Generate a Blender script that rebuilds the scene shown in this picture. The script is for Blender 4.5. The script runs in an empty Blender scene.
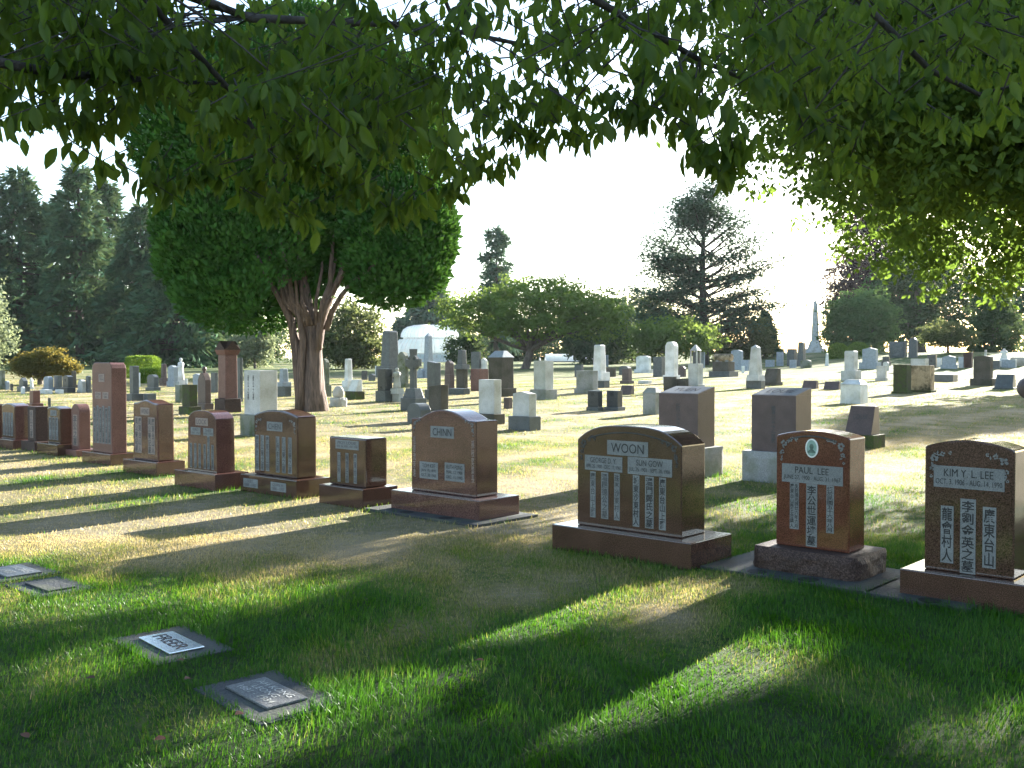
import bpy, bmesh, math, random
import numpy as np
from mathutils import Vector, Matrix
random.seed(7)
RNG = np.random.default_rng(11)
C = bpy.context.scene.collection
SC = bpy.context.scene
R = math.radians

# ---------------------------------------------------------------- camera, sky, sun, exposure
F = 1000.0                       # focal length in pixels of a 1024 wide frame
PITCH = math.atan(22 / F)
EYE = 1.65
cam = bpy.data.cameras.new('camera'); co = bpy.data.objects.new('camera', cam); C.objects.link(co)
cam.sensor_width = 36; cam.lens = 36 * F / 1024; cam.clip_start = 0.05; cam.clip_end = 2000
co.location = (0, 0, EYE); co.rotation_euler = (R(90) - PITCH, 0, 0)
SC.camera = co

SUN_EL = R(16); SUN_AZ = math.atan2(0.60, 0.80)      # azimuth clockwise from +Y
w = bpy.data.worlds.new('World'); SC.world = w; w.use_nodes = True
nt = w.node_tree; nt.nodes.clear()
sky = nt.nodes.new('ShaderNodeTexSky'); sky.sky_type = 'NISHITA'; sky.sun_disc = False
sky.sun_elevation = SUN_EL; sky.sun_rotation = SUN_AZ
sky.air_density = 1.0; sky.dust_density = 0.6; sky.ozone_density = 1.0
bg = nt.nodes.new('ShaderNodeBackground'); bg.inputs['Strength'].default_value = 0.075
wo = nt.nodes.new('ShaderNodeOutputWorld')
nt.links.new(sky.outputs[0], bg.inputs['Color']); nt.links.new(bg.outputs[0], wo.inputs['Surface'])
sun = bpy.data.lights.new('sun', 'SUN'); sun.energy = 5.0; sun.angle = R(0.5); sun.color = (1.0, 0.95, 0.85)
so = bpy.data.objects.new('sun', sun); C.objects.link(so)
sd = Vector((math.sin(SUN_AZ) * math.cos(SUN_EL), math.cos(SUN_AZ) * math.cos(SUN_EL), math.sin(SUN_EL)))
so.rotation_euler = (-sd).to_track_quat('-Z', 'Y').to_euler(); so.location = sd * 60
SC.view_settings.view_transform = 'Standard'; SC.view_settings.look = 'None'
SC.view_settings.gamma = 1; SC.view_settings.use_curve_mapping = False
SC.view_settings.exposure = 2.85
SC.cycles.max_bounces = 8; SC.cycles.transparent_max_bounces = 8; SC.cycles.volume_bounces = 0

# ---------------------------------------------------------------- ground height and pixel -> ground
def sstep(t):
    t = np.clip(t, 0, 1); return t * t * (3 - 2 * t)
def G(x, y):
    x = np.asarray(x, float); y = np.asarray(y, float)
    z = np.interp(y, [-400, 24, 40, 60, 80, 110, 140, 200, 300, 600], [0, 0, .16, .55, .88, 1.22, 1.5, 2.0, 2.6, 4])
    z = z + 1.5 * sstep((x - 18) / 28) * sstep((y - 66) / 34)
    z = z + 0.05 * np.sin(x * .21 + 1.3) * np.sin(y * .17 + .4) * sstep((y - 12) / 25)
    return z
def g(x, y): return float(G(x, y))
CP, SP = math.cos(PITCH), math.sin(PITCH)
def ray(px, py):
    a, b = (px - 512) / F, (384 - py) / F
    d = Vector((a, CP + b * SP, -SP + b * CP))
    return d / d.y
def at(px, py, y):
    r = ray(px, py); return Vector((0, 0, EYE)) + r * y
def gp(px, py, far=175):
    r = ray(px, py); y = 2.0
    while y < far:
        if EYE + r.z * y <= g(r.x * y, y): break
        y += 0.1 if y < 40 else .3
    return Vector((r.x * y, y, g(r.x * y, y)))

# ---------------------------------------------------------------- node helpers / materials
def mat(name):
    m = bpy.data.materials.new(name); m.use_nodes = True
    n = m.node_tree; n.nodes.clear()
    out = n.nodes.new('ShaderNodeOutputMaterial')
    return m, n, out
def nd(n, t, **k):
    x = n.nodes.new(t)
    for a, b in k.items():
        if a in x.inputs.keys(): x.inputs[a].default_value = b
        else: setattr(x, a, b)
    return x
def ramp(n, stops):
    r = n.nodes.new('ShaderNodeValToRGB'); e = r.color_ramp.elements
    while len(e) < len(stops): e.new(0.5)
    for i, (p, c) in enumerate(stops):
        e[i].position = p; e[i].color = (*c, 1)
    return r
def stone_mat(name, cols, rough=0.5, speck=220, blotch=None, bump=0.0, spec=0.22, blotch_scale=2.5, grime=0.0):
    m, n, out = mat(name); L = n.links.new
    tc = nd(n, 'ShaderNodeTexCoord')
    b = nd(n, 'ShaderNodeBsdfPrincipled', Roughness=rough); b.inputs['Specular IOR Level'].default_value = spec
    no = nd(n, 'ShaderNodeTexNoise', Scale=speck, Detail=3.0); L(tc.outputs['Object'], no.inputs['Vector'])
    k = len(cols); rp = ramp(n, [(0.36 + 0.28 * i / max(1, k - 1), c) for i, c in enumerate(cols)])
    L(no.outputs['Fac'], rp.inputs[0]); col = rp.outputs[0]
    n2 = nd(n, 'ShaderNodeTexNoise', Scale=blotch_scale, Detail=6.0, Roughness=0.65); L(tc.outputs['Object'], n2.inputs['Vector'])
    if blotch:
        r2 = ramp(n, [(0.45, (0, 0, 0)), (0.62, (1, 1, 1))]); L(n2.outputs['Fac'], r2.inputs[0])
        mx = nd(n, 'ShaderNodeMixRGB'); L(r2.outputs[0], mx.inputs[0]); L(col, mx.inputs[1]); mx.inputs[2].default_value = (*blotch, 1)
        col = mx.outputs[0]
    mv = nd(n, 'ShaderNodeMixRGB', blend_type='MULTIPLY'); mv.inputs[0].default_value = 1
    r3 = ramp(n, [(0.3, (.8, .8, .8)), (0.7, (1.12, 1.12, 1.12))])
    n3 = nd(n, 'ShaderNodeTexNoise', Scale=5.0, Detail=5.0); L(tc.outputs['Object'], n3.inputs['Vector'])
    L(n3.outputs['Fac'], r3.inputs[0]); L(col, mv.inputs[1]); L(r3.outputs[0], mv.inputs[2]); L(mv.outputs[0], b.inputs['Base Color'])
    rr = nd(n, 'ShaderNodeMapRange'); rr.inputs['To Min'].default_value = rough * .75; rr.inputs['To Max'].default_value = min(1, rough * 1.35)
    L(n2.outputs['Fac'], rr.inputs[0]); L(rr.outputs[0], b.inputs['Roughness'])
    if bump:
        bp = nd(n, 'ShaderNodeBump', Strength=bump, Distance=0.01)
        n4 = nd(n, 'ShaderNodeTexNoise', Scale=45.0, Detail=6.0); L(tc.outputs['Object'], n4.inputs['Vector'])
        L(n4.outputs['Fac'], bp.inputs['Height']); L(bp.outputs[0], b.inputs['Normal'])
    L(b.outputs[0], out.inputs[0])
    return m
M = {}
M['red'] = stone_mat('red_granite', [(.04, .019, .016), (.092, .045, .038), (.15, .082, .07)], .1, 150, spec=.75)
M['brown'] = stone_mat('brown_granite', [(.034, .019, .014), (.07, .037, .027), (.11, .063, .048)], .1, 150, spec=.75)
M['rust'] = stone_mat('rust_red_granite', [(.05, .018, .012), (.112, .04, .026), (.15, .06, .04)], .1, 150, spec=.7)
M['redrough'] = stone_mat('steeled_red_granite', [(.022, .014, .012), (.05, .03, .025), (.085, .055, .047)], .6, 90, bump=.9)
M['redside'] = stone_mat('pink_granite', [(.075, .036, .03), (.14, .066, .055), (.2, .11, .095)], .4, 160)
M['dark'] = stone_mat('dark_granite', [(.025, .028, .03), (.05, .055, .058), (.08, .085, .09)], .28, 220)
M['slate'] = stone_mat('slate_grey_granite', [(.045, .053, .055), (.08, .09, .092), (.12, .128, .13)], .4, 180, bump=.2)
M['mauve'] = stone_mat('mauve_brown_granite', [(.045, .032, .03), (.09, .066, .062), (.14, .108, .102)], .4, 200, bump=.15)
M['grey'] = stone_mat('grey_granite', [(.17, .175, .17), (.27, .27, .26), (.36, .36, .345)], .7, 150, (.16, .165, .13), .4)
M['pale'] = stone_mat('pale_granite', [(.36, .36, .34), (.46, .46, .44), (.55, .55, .52)], .75, 140, (.3, .3, .26), .4)
M['white'] = stone_mat('white_marble', [(.55, .56, .55), (.66, .66, .64), (.72, .72, .70)], .6, 60, (.42, .42, .38), .3)
M['blue'] = stone_mat('blue_grey_granite', [(.17, .2, .22), (.25, .28, .31), (.33, .36, .38)], .6, 150)
M['green'] = stone_mat('green_stained_granite', [(.1, .11, .09), (.17, .18, .145), (.24, .25, .21)], .75, 120, (.07, .085, .035), .5)
M['moss'] = stone_mat('mossy_stone', [(.025, .028, .014), (.055, .054, .03), (.11, .1, .07)], .9, 60, (.05, .075, .018), .8, blotch_scale=5)
M['orange'] = stone_mat('lichen_stone', [(.28, .2, .12), (.38, .28, .17), (.45, .36, .25)], .85, 60, (.05, .045, .025), .6, blotch_scale=1.6)
M['sand'] = stone_mat('brown_sandstone', [(.05, .045, .037), (.085, .076, .062), (.12, .108, .09)], .85, 90, (.05, .048, .035), .5)
M['concrete'] = stone_mat('concrete', [(.14, .14, .13), (.19, .19, .175), (.24, .24, .22)], .85, 70, (.08, .085, .07), .6, blotch_scale=6)
M['slab'] = stone_mat('weathered_marker_granite', [(.028, .03, .032), (.045, .048, .051), (.07, .073, .074)], .7, 120, (.06, .065, .05), .6, blotch_scale=5)
M['panel'] = stone_mat('frosted_panel', [(.13, .135, .138), (.175, .18, .184), (.22, .225, .23)], .6, 200)
M['panelwarm'] = stone_mat('frosted_pink_panel', [(.2, .15, .13), (.25, .195, .175), (.3, .24, .22)], .6, 200)
M['ink'] = stone_mat('dark_lettering', [(.02, .02, .022), (.03, .03, .032)], .6, 50)
M['softink'] = stone_mat('worn_lettering', [(.05, .05, .052), (.07, .07, .072)], .6, 50)
M['hole'] = stone_mat('vase_hole_shade', [(.015, .015, .015), (.03, .027, .025)], .8, 50)
M['bronze'] = stone_mat('bronze_plaque', [(.07, .07, .07), (.12, .12, .12), (.17, .17, .165)], .4, 120, bump=.3)
M['plate'] = stone_mat('polished_plate', [(.5, .52, .55), (.6, .62, .65)], .2, 40)
M['porcelain'] = stone_mat('porcelain', [(.62, .63, .62), (.7, .7, .69)], .2, 20)
M['photo'] = stone_mat('portrait_ground', [(.2, .3, .27), (.27, .38, .34)], .25, 20)
M['figure'] = stone_mat('portrait_figure', [(.06, .1, .09), (.1, .15, .13)], .3, 30)
def metal(name, col, rough):
    m, n, out = mat(name); b = nd(n, 'ShaderNodeBsdfPrincipled', Roughness=rough, Metallic=1.0)
    tc = nd(n, 'ShaderNodeTexCoord'); no = nd(n, 'ShaderNodeTexNoise', Scale=18.0, Detail=4.0); n.links.new(tc.outputs['Object'], no.inputs['Vector'])
    rp = ramp(n, [(.3, tuple(c * .8 for c in col)), (.7, col)]); n.links.new(no.outputs['Fac'], rp.inputs[0]); n.links.new(rp.outputs[0], b.inputs['Base Color'])
    n.links.new(b.outputs[0], out.inputs[0]); return m
M['silver'] = metal('silver_plaque', (.8, .82, .85), .25)
def glass_white(name, c1, c2):
    m, n, out = mat(name); b = nd(n, 'ShaderNodeBsdfPrincipled', Roughness=.18)
    tc = nd(n, 'ShaderNodeTexCoord'); no = nd(n, 'ShaderNodeTexNoise', Scale=.8, Detail=5.0); n.links.new(tc.outputs['Object'], no.inputs['Vector'])
    rp = ramp(n, [(.35, c1), (.65, c2)]); n.links.new(no.outputs['Fac'], rp.inputs[0]); n.links.new(rp.outputs[0], b.inputs['Base Color'])
    tr = nd(n, 'ShaderNodeBsdfTranslucent'); n.links.new(rp.outputs[0], tr.inputs['Color'])
    mx = nd(n, 'ShaderNodeMixShader'); mx.inputs[0].default_value = .7
    n.links.new(b.outputs[0], mx.inputs[1]); n.links.new(tr.outputs[0], mx.inputs[2]); n.links.new(mx.outputs[0], out.inputs[0]); return m
M['glass'] = glass_white('whitewashed_glass', (.74, .82, .83), (.86, .88, .88))
M['paint'] = stone_mat('white_paint', [(.72, .70, .68), (.78, .77, .75)], .45, 10)
def leaf_mat(name, dark, light, trans=.4, tcol=None, gloss=.06, clump=.0, clump_scale=.6):
    m, n, out = mat(name); L = n.links.new
    at_ = nd(n, 'ShaderNodeAttribute', attribute_name='rnd')
    rp = ramp(n, [(0.0, dark), (1.0, light)]); L(at_.outputs['Fac'], rp.inputs[0])
    d = nd(n, 'ShaderNodeBsdfDiffuse'); L(rp.outputs[0], d.inputs['Color'])
    t = nd(n, 'ShaderNodeBsdfTranslucent')
    tc = tcol or tuple(min(1, c * k) for c, k in zip(light, (1.7, 1.6, 1.0)))
    mt = nd(n, 'ShaderNodeMixRGB'); mt.inputs[0].default_value = .7; L(rp.outputs[0], mt.inputs[1]); mt.inputs[2].default_value = (*tc, 1)
    L(mt.outputs[0], t.inputs['Color'])
    mx = nd(n, 'ShaderNodeMixShader'); mx.inputs[0].default_value = trans; L(d.outputs[0], mx.inputs[1]); L(t.outputs[0], mx.inputs[2])
    gl = nd(n, 'ShaderNodeBsdfGlossy', Roughness=.42); gl.inputs['Color'].default_value = (.8, .85, .8, 1)
    m2 = nd(n, 'ShaderNodeMixShader'); m2.inputs[0].default_value = gloss; L(mx.outputs[0], m2.inputs[1]); L(gl.outputs[0], m2.inputs[2])
    L(m2.outputs[0], out.inputs[0]); return m
M['cherry_leaf'] = leaf_mat('cherry_leaf', (.02, .048, .01), (.06, .1, .014), .42, (.24, .36, .03), .012)
M['maple_leaf'] = leaf_mat('green_leaf', (.022, .052, .013), (.07, .12, .02), .5, (.2, .31, .04), .012)
M['yew_leaf'] = leaf_mat('cypress_scale_leaf', (.018, .07, .012), (.055, .15, .022), .2, (.07, .14, .02), .012)
M['pine_leaf'] = leaf_mat('pine_needle', (.026, .075, .042), (.07, .14, .066), .2, (.1, .12, .04), .012)
M['cedar_leaf'] = leaf_mat('cedar_needle', (.034, .085, .06), (.085, .155, .1), .2, (.1, .13, .05), .012)
M['bush_leaf'] = leaf_mat('clipped_leaf', (.06, .14, .015), (.15, .26, .03), .35, (.2, .26, .03), .012)
M['gold_leaf'] = leaf_mat('golden_leaf', (.032, .05, .014), (.075, .08, .024), .4, (.35, .26, .05), .012)
M['flat_leaf'] = leaf_mat('fresh_leaf', (.04, .1, .02), (.1, .18, .035), .45, (.22, .28, .05), .012)
M['silver_leaf'] = leaf_mat('silvery_leaf', (.08, .11, .07), (.2, .23, .15), .4, (.3, .34, .16), .012)
M['round_leaf'] = leaf_mat('broad_green_leaf', (.03, .085, .03), (.085, .17, .055), .35, (.2, .28, .06), .012)
M['copper_leaf'] = leaf_mat('copper_leaf', (.03, .02, .026), (.065, .048, .05), .3, (.12, .07, .05), .012)
M['dark_leaf'] = leaf_mat('dark_leaf', (.016, .046, .02), (.045, .095, .038), .3, (.13, .17, .05), .012)
M['autumn_leaf'] = leaf_mat('turning_leaf', (.035, .06, .02), (.085, .115, .042), .4, (.2, .22, .07), .012)
M['fallen'] = leaf_mat('fallen_leaf', (.06, .02, .012), (.14, .05, .025), .3, (.2, .07, .03), .05)
def bark(name, c1, c2, sx=14, sz=1.6, bump=.9):
    m, n, out = mat(name); L = n.links.new
    tc = nd(n, 'ShaderNodeTexCoord'); mp = nd(n, 'ShaderNodeMapping'); mp.inputs['Scale'].default_value = (sx, sx, sz); L(tc.outputs['Object'], mp.inputs[0])
    no = nd(n, 'ShaderNodeTexNoise', Scale=1.0, Detail=7.0, Roughness=.65); L(mp.outputs[0], no.inputs['Vector'])
    rp = ramp(n, [(.34, c1), (.66, c2)]); L(no.outputs['Fac'], rp.inputs[0])
    b = nd(n, 'ShaderNodeBsdfPrincipled', Roughness=.9); L(rp.outputs[0], b.inputs['Base Color'])
    bp = nd(n, 'ShaderNodeBump', Strength=bump, Distance=.05); L(no.outputs['Fac'], bp.inputs['Height']); L(bp.outputs[0], b.inputs['Normal'])
    L(b.outputs[0], out.inputs[0]); return m
M['bark_yew'] = bark('stringy_bark', (.05, .034, .027), (.19, .128, .1))
M['bark'] = bark('grey_bark', (.04, .034, .03), (.12, .1, .085), 8, 2)
M['bark_dark'] = bark('dark_bark', (.02, .017, .015), (.06, .05, .045), 10, 4)

# grass: the dryness of the lawn, with some far shade mixed in, is a field of its own, shared by the ground sheet and the blades
_w = [(RNG.uniform(0, 6.28), RNG.uniform(0, 6.28), RNG.uniform(.75, 1.3)) for _ in range(24)]
def nz(x, y, s, k=0):
    v = 0
    for i in range(6):
        a, b, c = _w[(i + k * 5) % 24]; f = s * c * (1.0 + .55 * i)
        v = v + np.sin(x * f * math.cos(a * 3) + y * f * math.sin(a * 3) + b) / (1 + .35 * i)
    return v / 2.6
def dryness(x, y):
    far = sstep((y - 7.6 - .25 * x * (x < 0)) / 3.0)
    patch = np.exp(-((x + .1) / 1.9) ** 2 - ((y - 7.6) / 1.2) ** 2) * .7 + np.exp(-((x - 1.4) / .6) ** 2 - ((y - 5.4) / .7) ** 2) * .55 \
        + np.exp(-((x - 1.1) / .35) ** 2 - ((y - 6.4) / .5) ** 2) * .3
    left = np.exp(-((x + 2.2) / 1.6) ** 2 - ((y - 8.8) / 1.0) ** 2) * .35
    v = .08 + .62 * far * (1 - .55 * sstep((y - 50) / 40)) + patch + left + .2 * nz(x, y, .55) + .27 * nz(x, y, 2.1, 1) + .13 * nz(x, y, 5.5, 2)  # far lawn greener, with the shade back there also painted into its tone
    v = v - .35 * np.exp(-((x - 3.4) / 1.6) ** 2 - ((y - 11.5) / 2.6) ** 2)
    return np.clip(v, 0, 1)
def grass_mats():
    m, n, out = mat('lawn_ground'); L = n.links.new
    a = nd(n, 'ShaderNodeAttribute', attribute_name='dry')
    tc = nd(n, 'ShaderNodeTexCoord')
    n1 = nd(n, 'ShaderNodeTexNoise', Scale=9.0, Detail=8.0, Roughness=.7); L(tc.outputs['Object'], n1.inputs['Vector'])
    n2 = nd(n, 'ShaderNodeTexNoise', Scale=1.1, Detail=6.0, Roughness=.65); L(tc.outputs['Object'], n2.inputs['Vector'])
    ad = nd(n, 'ShaderNodeMath', operation='MULTIPLY_ADD'); L(n1.outputs['Fac'], ad.inputs[0]); ad.inputs[1].default_value = 1.1; L(a.outputs['Fac'], ad.inputs[2])
    a2 = nd(n, 'ShaderNodeMath', operation='MULTIPLY_ADD'); L(n2.outputs['Fac'], a2.inputs[0]); a2.inputs[1].default_value = 1.2; L(ad.outputs[0], a2.inputs[2])
    sb = nd(n, 'ShaderNodeMath', operation='SUBTRACT'); L(a2.outputs[0], sb.inputs[0]); sb.inputs[1].default_value = 1.15
    rp = ramp(n, [(0, (.02, .045, .008)), (.25, (.05, .1, .016)), (.5, (.17, .17, .06)), (.8, (.27, .23, .125)), (1, (.37, .31, .205))]); L(sb.outputs[0], rp.inputs[0])
    b = nd(n, 'ShaderNodeBsdfPrincipled', Roughness=.9); b.inputs['Specular IOR Level'].default_value = .2; L(rp.outputs[0], b.inputs['Base Color'])
    n3 = nd(n, 'ShaderNodeTexNoise', Scale=28.0, Detail=6.0, Roughness=.75); L(tc.outputs['Object'], n3.inputs['Vector'])
    bp = nd(n, 'ShaderNodeBump', Strength=1.0, Distance=.12); L(n3.outputs['Fac'], bp.inputs['Height']); L(bp.outputs[0], b.inputs['Normal'])
    L(b.outputs[0], out.inputs[0])
    M['ground'] = m
    m, n, out = mat('grass_blade'); L = n.links.new
    a = nd(n, 'ShaderNodeAttribute', attribute_name='rnd')
    rp = ramp(n, [(0, (.03, .1, .007)), (.3, (.065, .165, .013)), (.5, (.15, .19, .04)), (.75, (.28, .245, .125)), (1, (.4, .335, .215))]); L(a.outputs['Fac'], rp.inputs[0])
    d = nd(n, 'ShaderNodeBsdfDiffuse'); L(rp.outputs[0], d.inputs['Color'])
    t = nd(n, 'ShaderNodeBsdfTranslucent'); br = nd(n, 'ShaderNodeMixRGB', blend_type='MULTIPLY'); br.inputs[0].default_value = 1; L(rp.outputs[0], br.inputs[1]); br.inputs[2].default_value = (1.5, 1.35, .9, 1)
    L(br.outputs[0], t.inputs['Color'])
    mx = nd(n, 'ShaderNodeMixShader'); mx.inputs[0].default_value = .5; L(d.outputs[0], mx.inputs[1]); L(t.outputs[0], mx.inputs[2])
    gl = nd(n, 'ShaderNodeBsdfGlossy', Roughness=.35); m2 = nd(n, 'ShaderNodeMixShader'); m2.inputs[0].default_value = .014
    L(mx.outputs[0], m2.inputs[1]); L(gl.outputs[0], m2.inputs[2]); L(m2.outputs[0], out.inputs[0])
    M['blade'] = m
grass_mats()

# ---------------------------------------------------------------- object helpers
def tag(o, label=None, cat=None, group=None, kind=None):
    if label: o['label'] = label
    if cat: o['category'] = cat
    if group: o['group'] = group
    if kind: o['kind'] = kind
    return o
def empty(name, loc, rz=0.0):
    o = bpy.data.objects.new(name, None); C.objects.link(o); o.location = loc; o.rotation_euler = (0, 0, rz)
    o.empty_display_size = .2; return o
class MB:
    def __init__(s): s.v = []; s.f = []
    def add(s, vs, fs):
        k = len(s.v); s.v += [tuple(p) for p in vs]; s.f += [tuple(i + k for i in f) for f in fs]; return s
    def box(s, x0, x1, y0, y1, z0, z1): return s.frustum(x0, x1, y0, y1, z0, x0, x1, y0, y1, z1)
    def frustum(s, x0, x1, y0, y1, z0, a0, a1, b0, b1, z1):
        return s.add([(x0, y0, z0), (x1, y0, z0), (x1, y1, z0), (x0, y1, z0), (a0, b0, z1), (a1, b0, z1), (a1, b1, z1), (a0, b1, z1)],
                     [(3, 2, 1, 0), (4, 5, 6, 7), (0, 1, 5, 4), (1, 2, 6, 5), (2, 3, 7, 6), (3, 0, 4, 7)])
    def cf(s, w0, t0, z0, w1, t1, z1): return s.frustum(-w0 / 2, w0 / 2, -t0 / 2, t0 / 2, z0, -w1 / 2, w1 / 2, -t1 / 2, t1 / 2, z1)
    def prism(s, outline, y0, y1):
        n = len(outline)
        vs = [(x, y0, z) for x, z in outline] + [(x, y1, z) for x, z in outline]
        fs = [tuple(range(n)), tuple(range(2 * n - 1, n - 1, -1))]
        fs += [((i + 1) % n, i, n + i, n + (i + 1) % n) for i in range(n)]
        return s.add(vs, fs)
    def lathe(s, prof, n=16, sx=1, sy=1, c=(0, 0)):
        vs, fs = [], []
        for r, z in prof:
            for i in range(n):
                a = 2 * math.pi * i / n; vs.append((c[0] + r * sx * math.cos(a), c[1] + r * sy * math.sin(a), z))
        for j in range(len(prof) - 1):
            for i in range(n):
                fs.append((j * n + i, j * n + (i + 1) % n, (j + 1) * n + (i + 1) % n, (j + 1) * n + i))
        fs.append(tuple(range(n - 1, -1, -1))); k = (len(prof) - 1) * n; fs.append(tuple(k + i for i in range(n)))
        return s.add(vs, fs)
    def tube(s, pts, rad, n=8, flute=0.0, nf=6, ph=0.0):
        pts = [Vector(p) for p in pts]; vs, fs = [], []
        up = Vector((.31, .95, .05))
        for i, p in enumerate(pts):
            t = (pts[min(i + 1, len(pts) - 1)] - pts[max(i - 1, 0)]).normalized()
            a = t.cross(up)
            if a.length < 1e-3: a = t.cross(Vector((1, 0, 0)))
            a.normalize(); b = t.cross(a).normalized()
            for k in range(n):
                q = 2 * math.pi * k / n; r = rad[i] * (1 + flute * math.sin(nf * q + ph + i * .25) + flute * .6 * math.sin((nf + 3) * q + 2 + ph))
                vs.append(p + a * (r * math.cos(q)) + b * (r * math.sin(q)))
        for j in range(len(pts) - 1):
            for k in range(n): fs.append((j * n + k, j * n + (k + 1) % n, (j + 1) * n + (k + 1) % n, (j + 1) * n + k))
        fs.append(tuple(range(n - 1, -1, -1))); q = (len(pts) - 1) * n; fs.append(tuple(q + i for i in range(n)))
        return s.add(vs, fs)
    def build(s, name, m, parent=None, bevel=0.0, smooth=False, loc=None):
        me = bpy.data.meshes.new(name); me.from_pydata(s.v, [], s.f); me.validate(); me.update()
        bm = bmesh.new(); bm.from_mesh(me); bmesh.ops.recalc_face_normals(bm, faces=bm.faces)
        if bevel:
            ed = [e for e in bm.edges if len(e.link_faces) == 2 and e.calc_face_angle(0) > .6]
            try: bmesh.ops.bevel(bm, geom=ed, offset=bevel, offset_type='OFFSET', segments=2, affect='EDGES', profile=.6, clamp_overlap=True)
            except Exception: pass
        bm.to_mesh(me); bm.free()
        if smooth:
            for p in me.polygons: p.use_smooth = True
        me.materials.append(m if not isinstance(m, str) else M[m])
        o = bpy.data.objects.new(name, me); C.objects.link(o)
        if parent: o.parent = parent
        if loc: o.location = loc
        return o

# leaves: many small faces in one mesh
TPL = {'diamond': (np.array([(0, 0, 0), (.5, .45, .0), (0, 1, 0), (-.5, .45, .0)], float), [(0, 1, 2, 3)]),
       'leaf': (np.array([(0, 0, 0), (.36, .2, .07), (.5, .48, .09), (.27, .78, .03), (0, 1, -.1), (-.27, .78, .03), (-.5, .48, .09), (-.36, .2, .07), (0, .5, -.02)], float),
                [(0, 1, 8), (1, 2, 8), (2, 3, 8), (3, 4, 8), (4, 5, 8), (5, 6, 8), (6, 7, 8), (7, 0, 8)]),
       'oval': (np.array([(0, 0, 0), (.42, .3, .03), (.4, .68, .02), (0, 1, -.05), (-.4, .68, .02), (-.42, .3, .03)], float), [(0, 1, 2, 3), (0, 3, 4, 5)])}
def unit(a): return a / np.maximum(np.linalg.norm(a, axis=1, keepdims=True), 1e-9)
def leaves(name, P, D, N, Ln, Wd, rnd, m, parent=None, shape='diamond'):
    T, fs = TPL[shape]; n = len(P); k = len(T)
    D = unit(D); S = unit(np.cross(D, N)); N2 = np.cross(S, D)
    Ln = np.broadcast_to(Ln, n)[:, None]; Wd = np.broadcast_to(Wd, n)[:, None]
    V = P[:, None, :] + T[None, :, 0:1] * (S * Wd)[:, None, :] + T[None, :, 1:2] * (D * Ln)[:, None, :] + T[None, :, 2:3] * (N2 * Ln)[:, None, :]
    V = V.reshape(-1, 3)
    li, ls = [], []
    for f in fs: li.append(np.array(f)[None, :] + (np.arange(n) * k)[:, None])
    sizes = [len(f) for f in fs]
    loops = np.concatenate([l for l in li], axis=1).reshape(-1)
    per = np.tile(np.array(sizes), n); starts = np.concatenate([[0], np.cumsum(per)[:-1]])
    me = bpy.data.meshes.new(name); me.vertices.add(len(V)); me.vertices.foreach_set('co', V.astype(np.float32).ravel())
    me.loops.add(len(loops)); me.loops.foreach_set('vertex_index', loops.astype(np.int32))
    me.polygons.add(len(per)); me.polygons.foreach_set('loop_start', starts.astype(np.int32))
    me.update(calc_edges=True)
    a = me.attributes.new('rnd', 'FLOAT', 'POINT'); a.data.foreach_set('value', np.repeat(np.clip(rnd, 0, 1), k).astype(np.float32))
    me.materials.append(M[m]); o = bpy.data.objects.new(name, me); C.objects.link(o)
    if parent: o.parent = parent
    return o
def rdir(n): return unit(RNG.normal(size=(n, 3)))

# ---------------------------------------------------------------- the ground sheet
def build_ground():
    n = 321
    u = np.linspace(-1, 1, n)
    xs = np.sign(u) * (np.abs(u) * 26 + np.abs(u) ** 5 * 400)
    v = np.linspace(0, 1, 380)
    ys = -420 + 0 * v
    ys = np.concatenate([np.linspace(-420, -8, 24)[:-1], np.linspace(-8, 26, 150)[:-1], np.linspace(26, 90, 110)[:-1], np.linspace(90, 220, 60)[:-1], np.linspace(220, 620, 20)])
    X, Y = np.meshgrid(xs, ys); Z = G(X, Y)
    nv, nu = X.shape
    V = np.stack([X, Y, Z], -1).reshape(-1, 3)
    i = np.arange(nv - 1)[:, None] * nu + np.arange(nu - 1)[None, :]
    Q = np.stack([i, i + 1, i + nu + 1, i + nu], -1).reshape(-1, 4)
    me = bpy.data.meshes.new('ground'); me.vertices.add(len(V)); me.vertices.foreach_set('co', V.astype(np.float32).ravel())
    me.loops.add(Q.size); me.loops.foreach_set('vertex_index', Q.astype(np.int32).ravel())
    me.polygons.add(len(Q)); me.polygons.foreach_set('loop_start', (np.arange(len(Q)) * 4).astype(np.int32)); me.update(calc_edges=True)
    me.polygons.foreach_set('use_smooth', np.ones(len(Q), bool))
    a = me.attributes.new('dry', 'FLOAT', 'POINT'); a.data.foreach_set('value', dryness(X, Y).ravel().astype(np.float32))
    me.materials.append(M['ground']); o = bpy.data.objects.new('ground', me); C.objects.link(o); o['kind'] = 'structure'
build_ground()

FOOT = []        # footprints the grass keeps out of: (cx, cy, half w, half t, theta)
TH = R(-42)
def loc2w(th, x, y): return (x * math.cos(th) - y * math.sin(th), x * math.sin(th) + y * math.cos(th))

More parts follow.
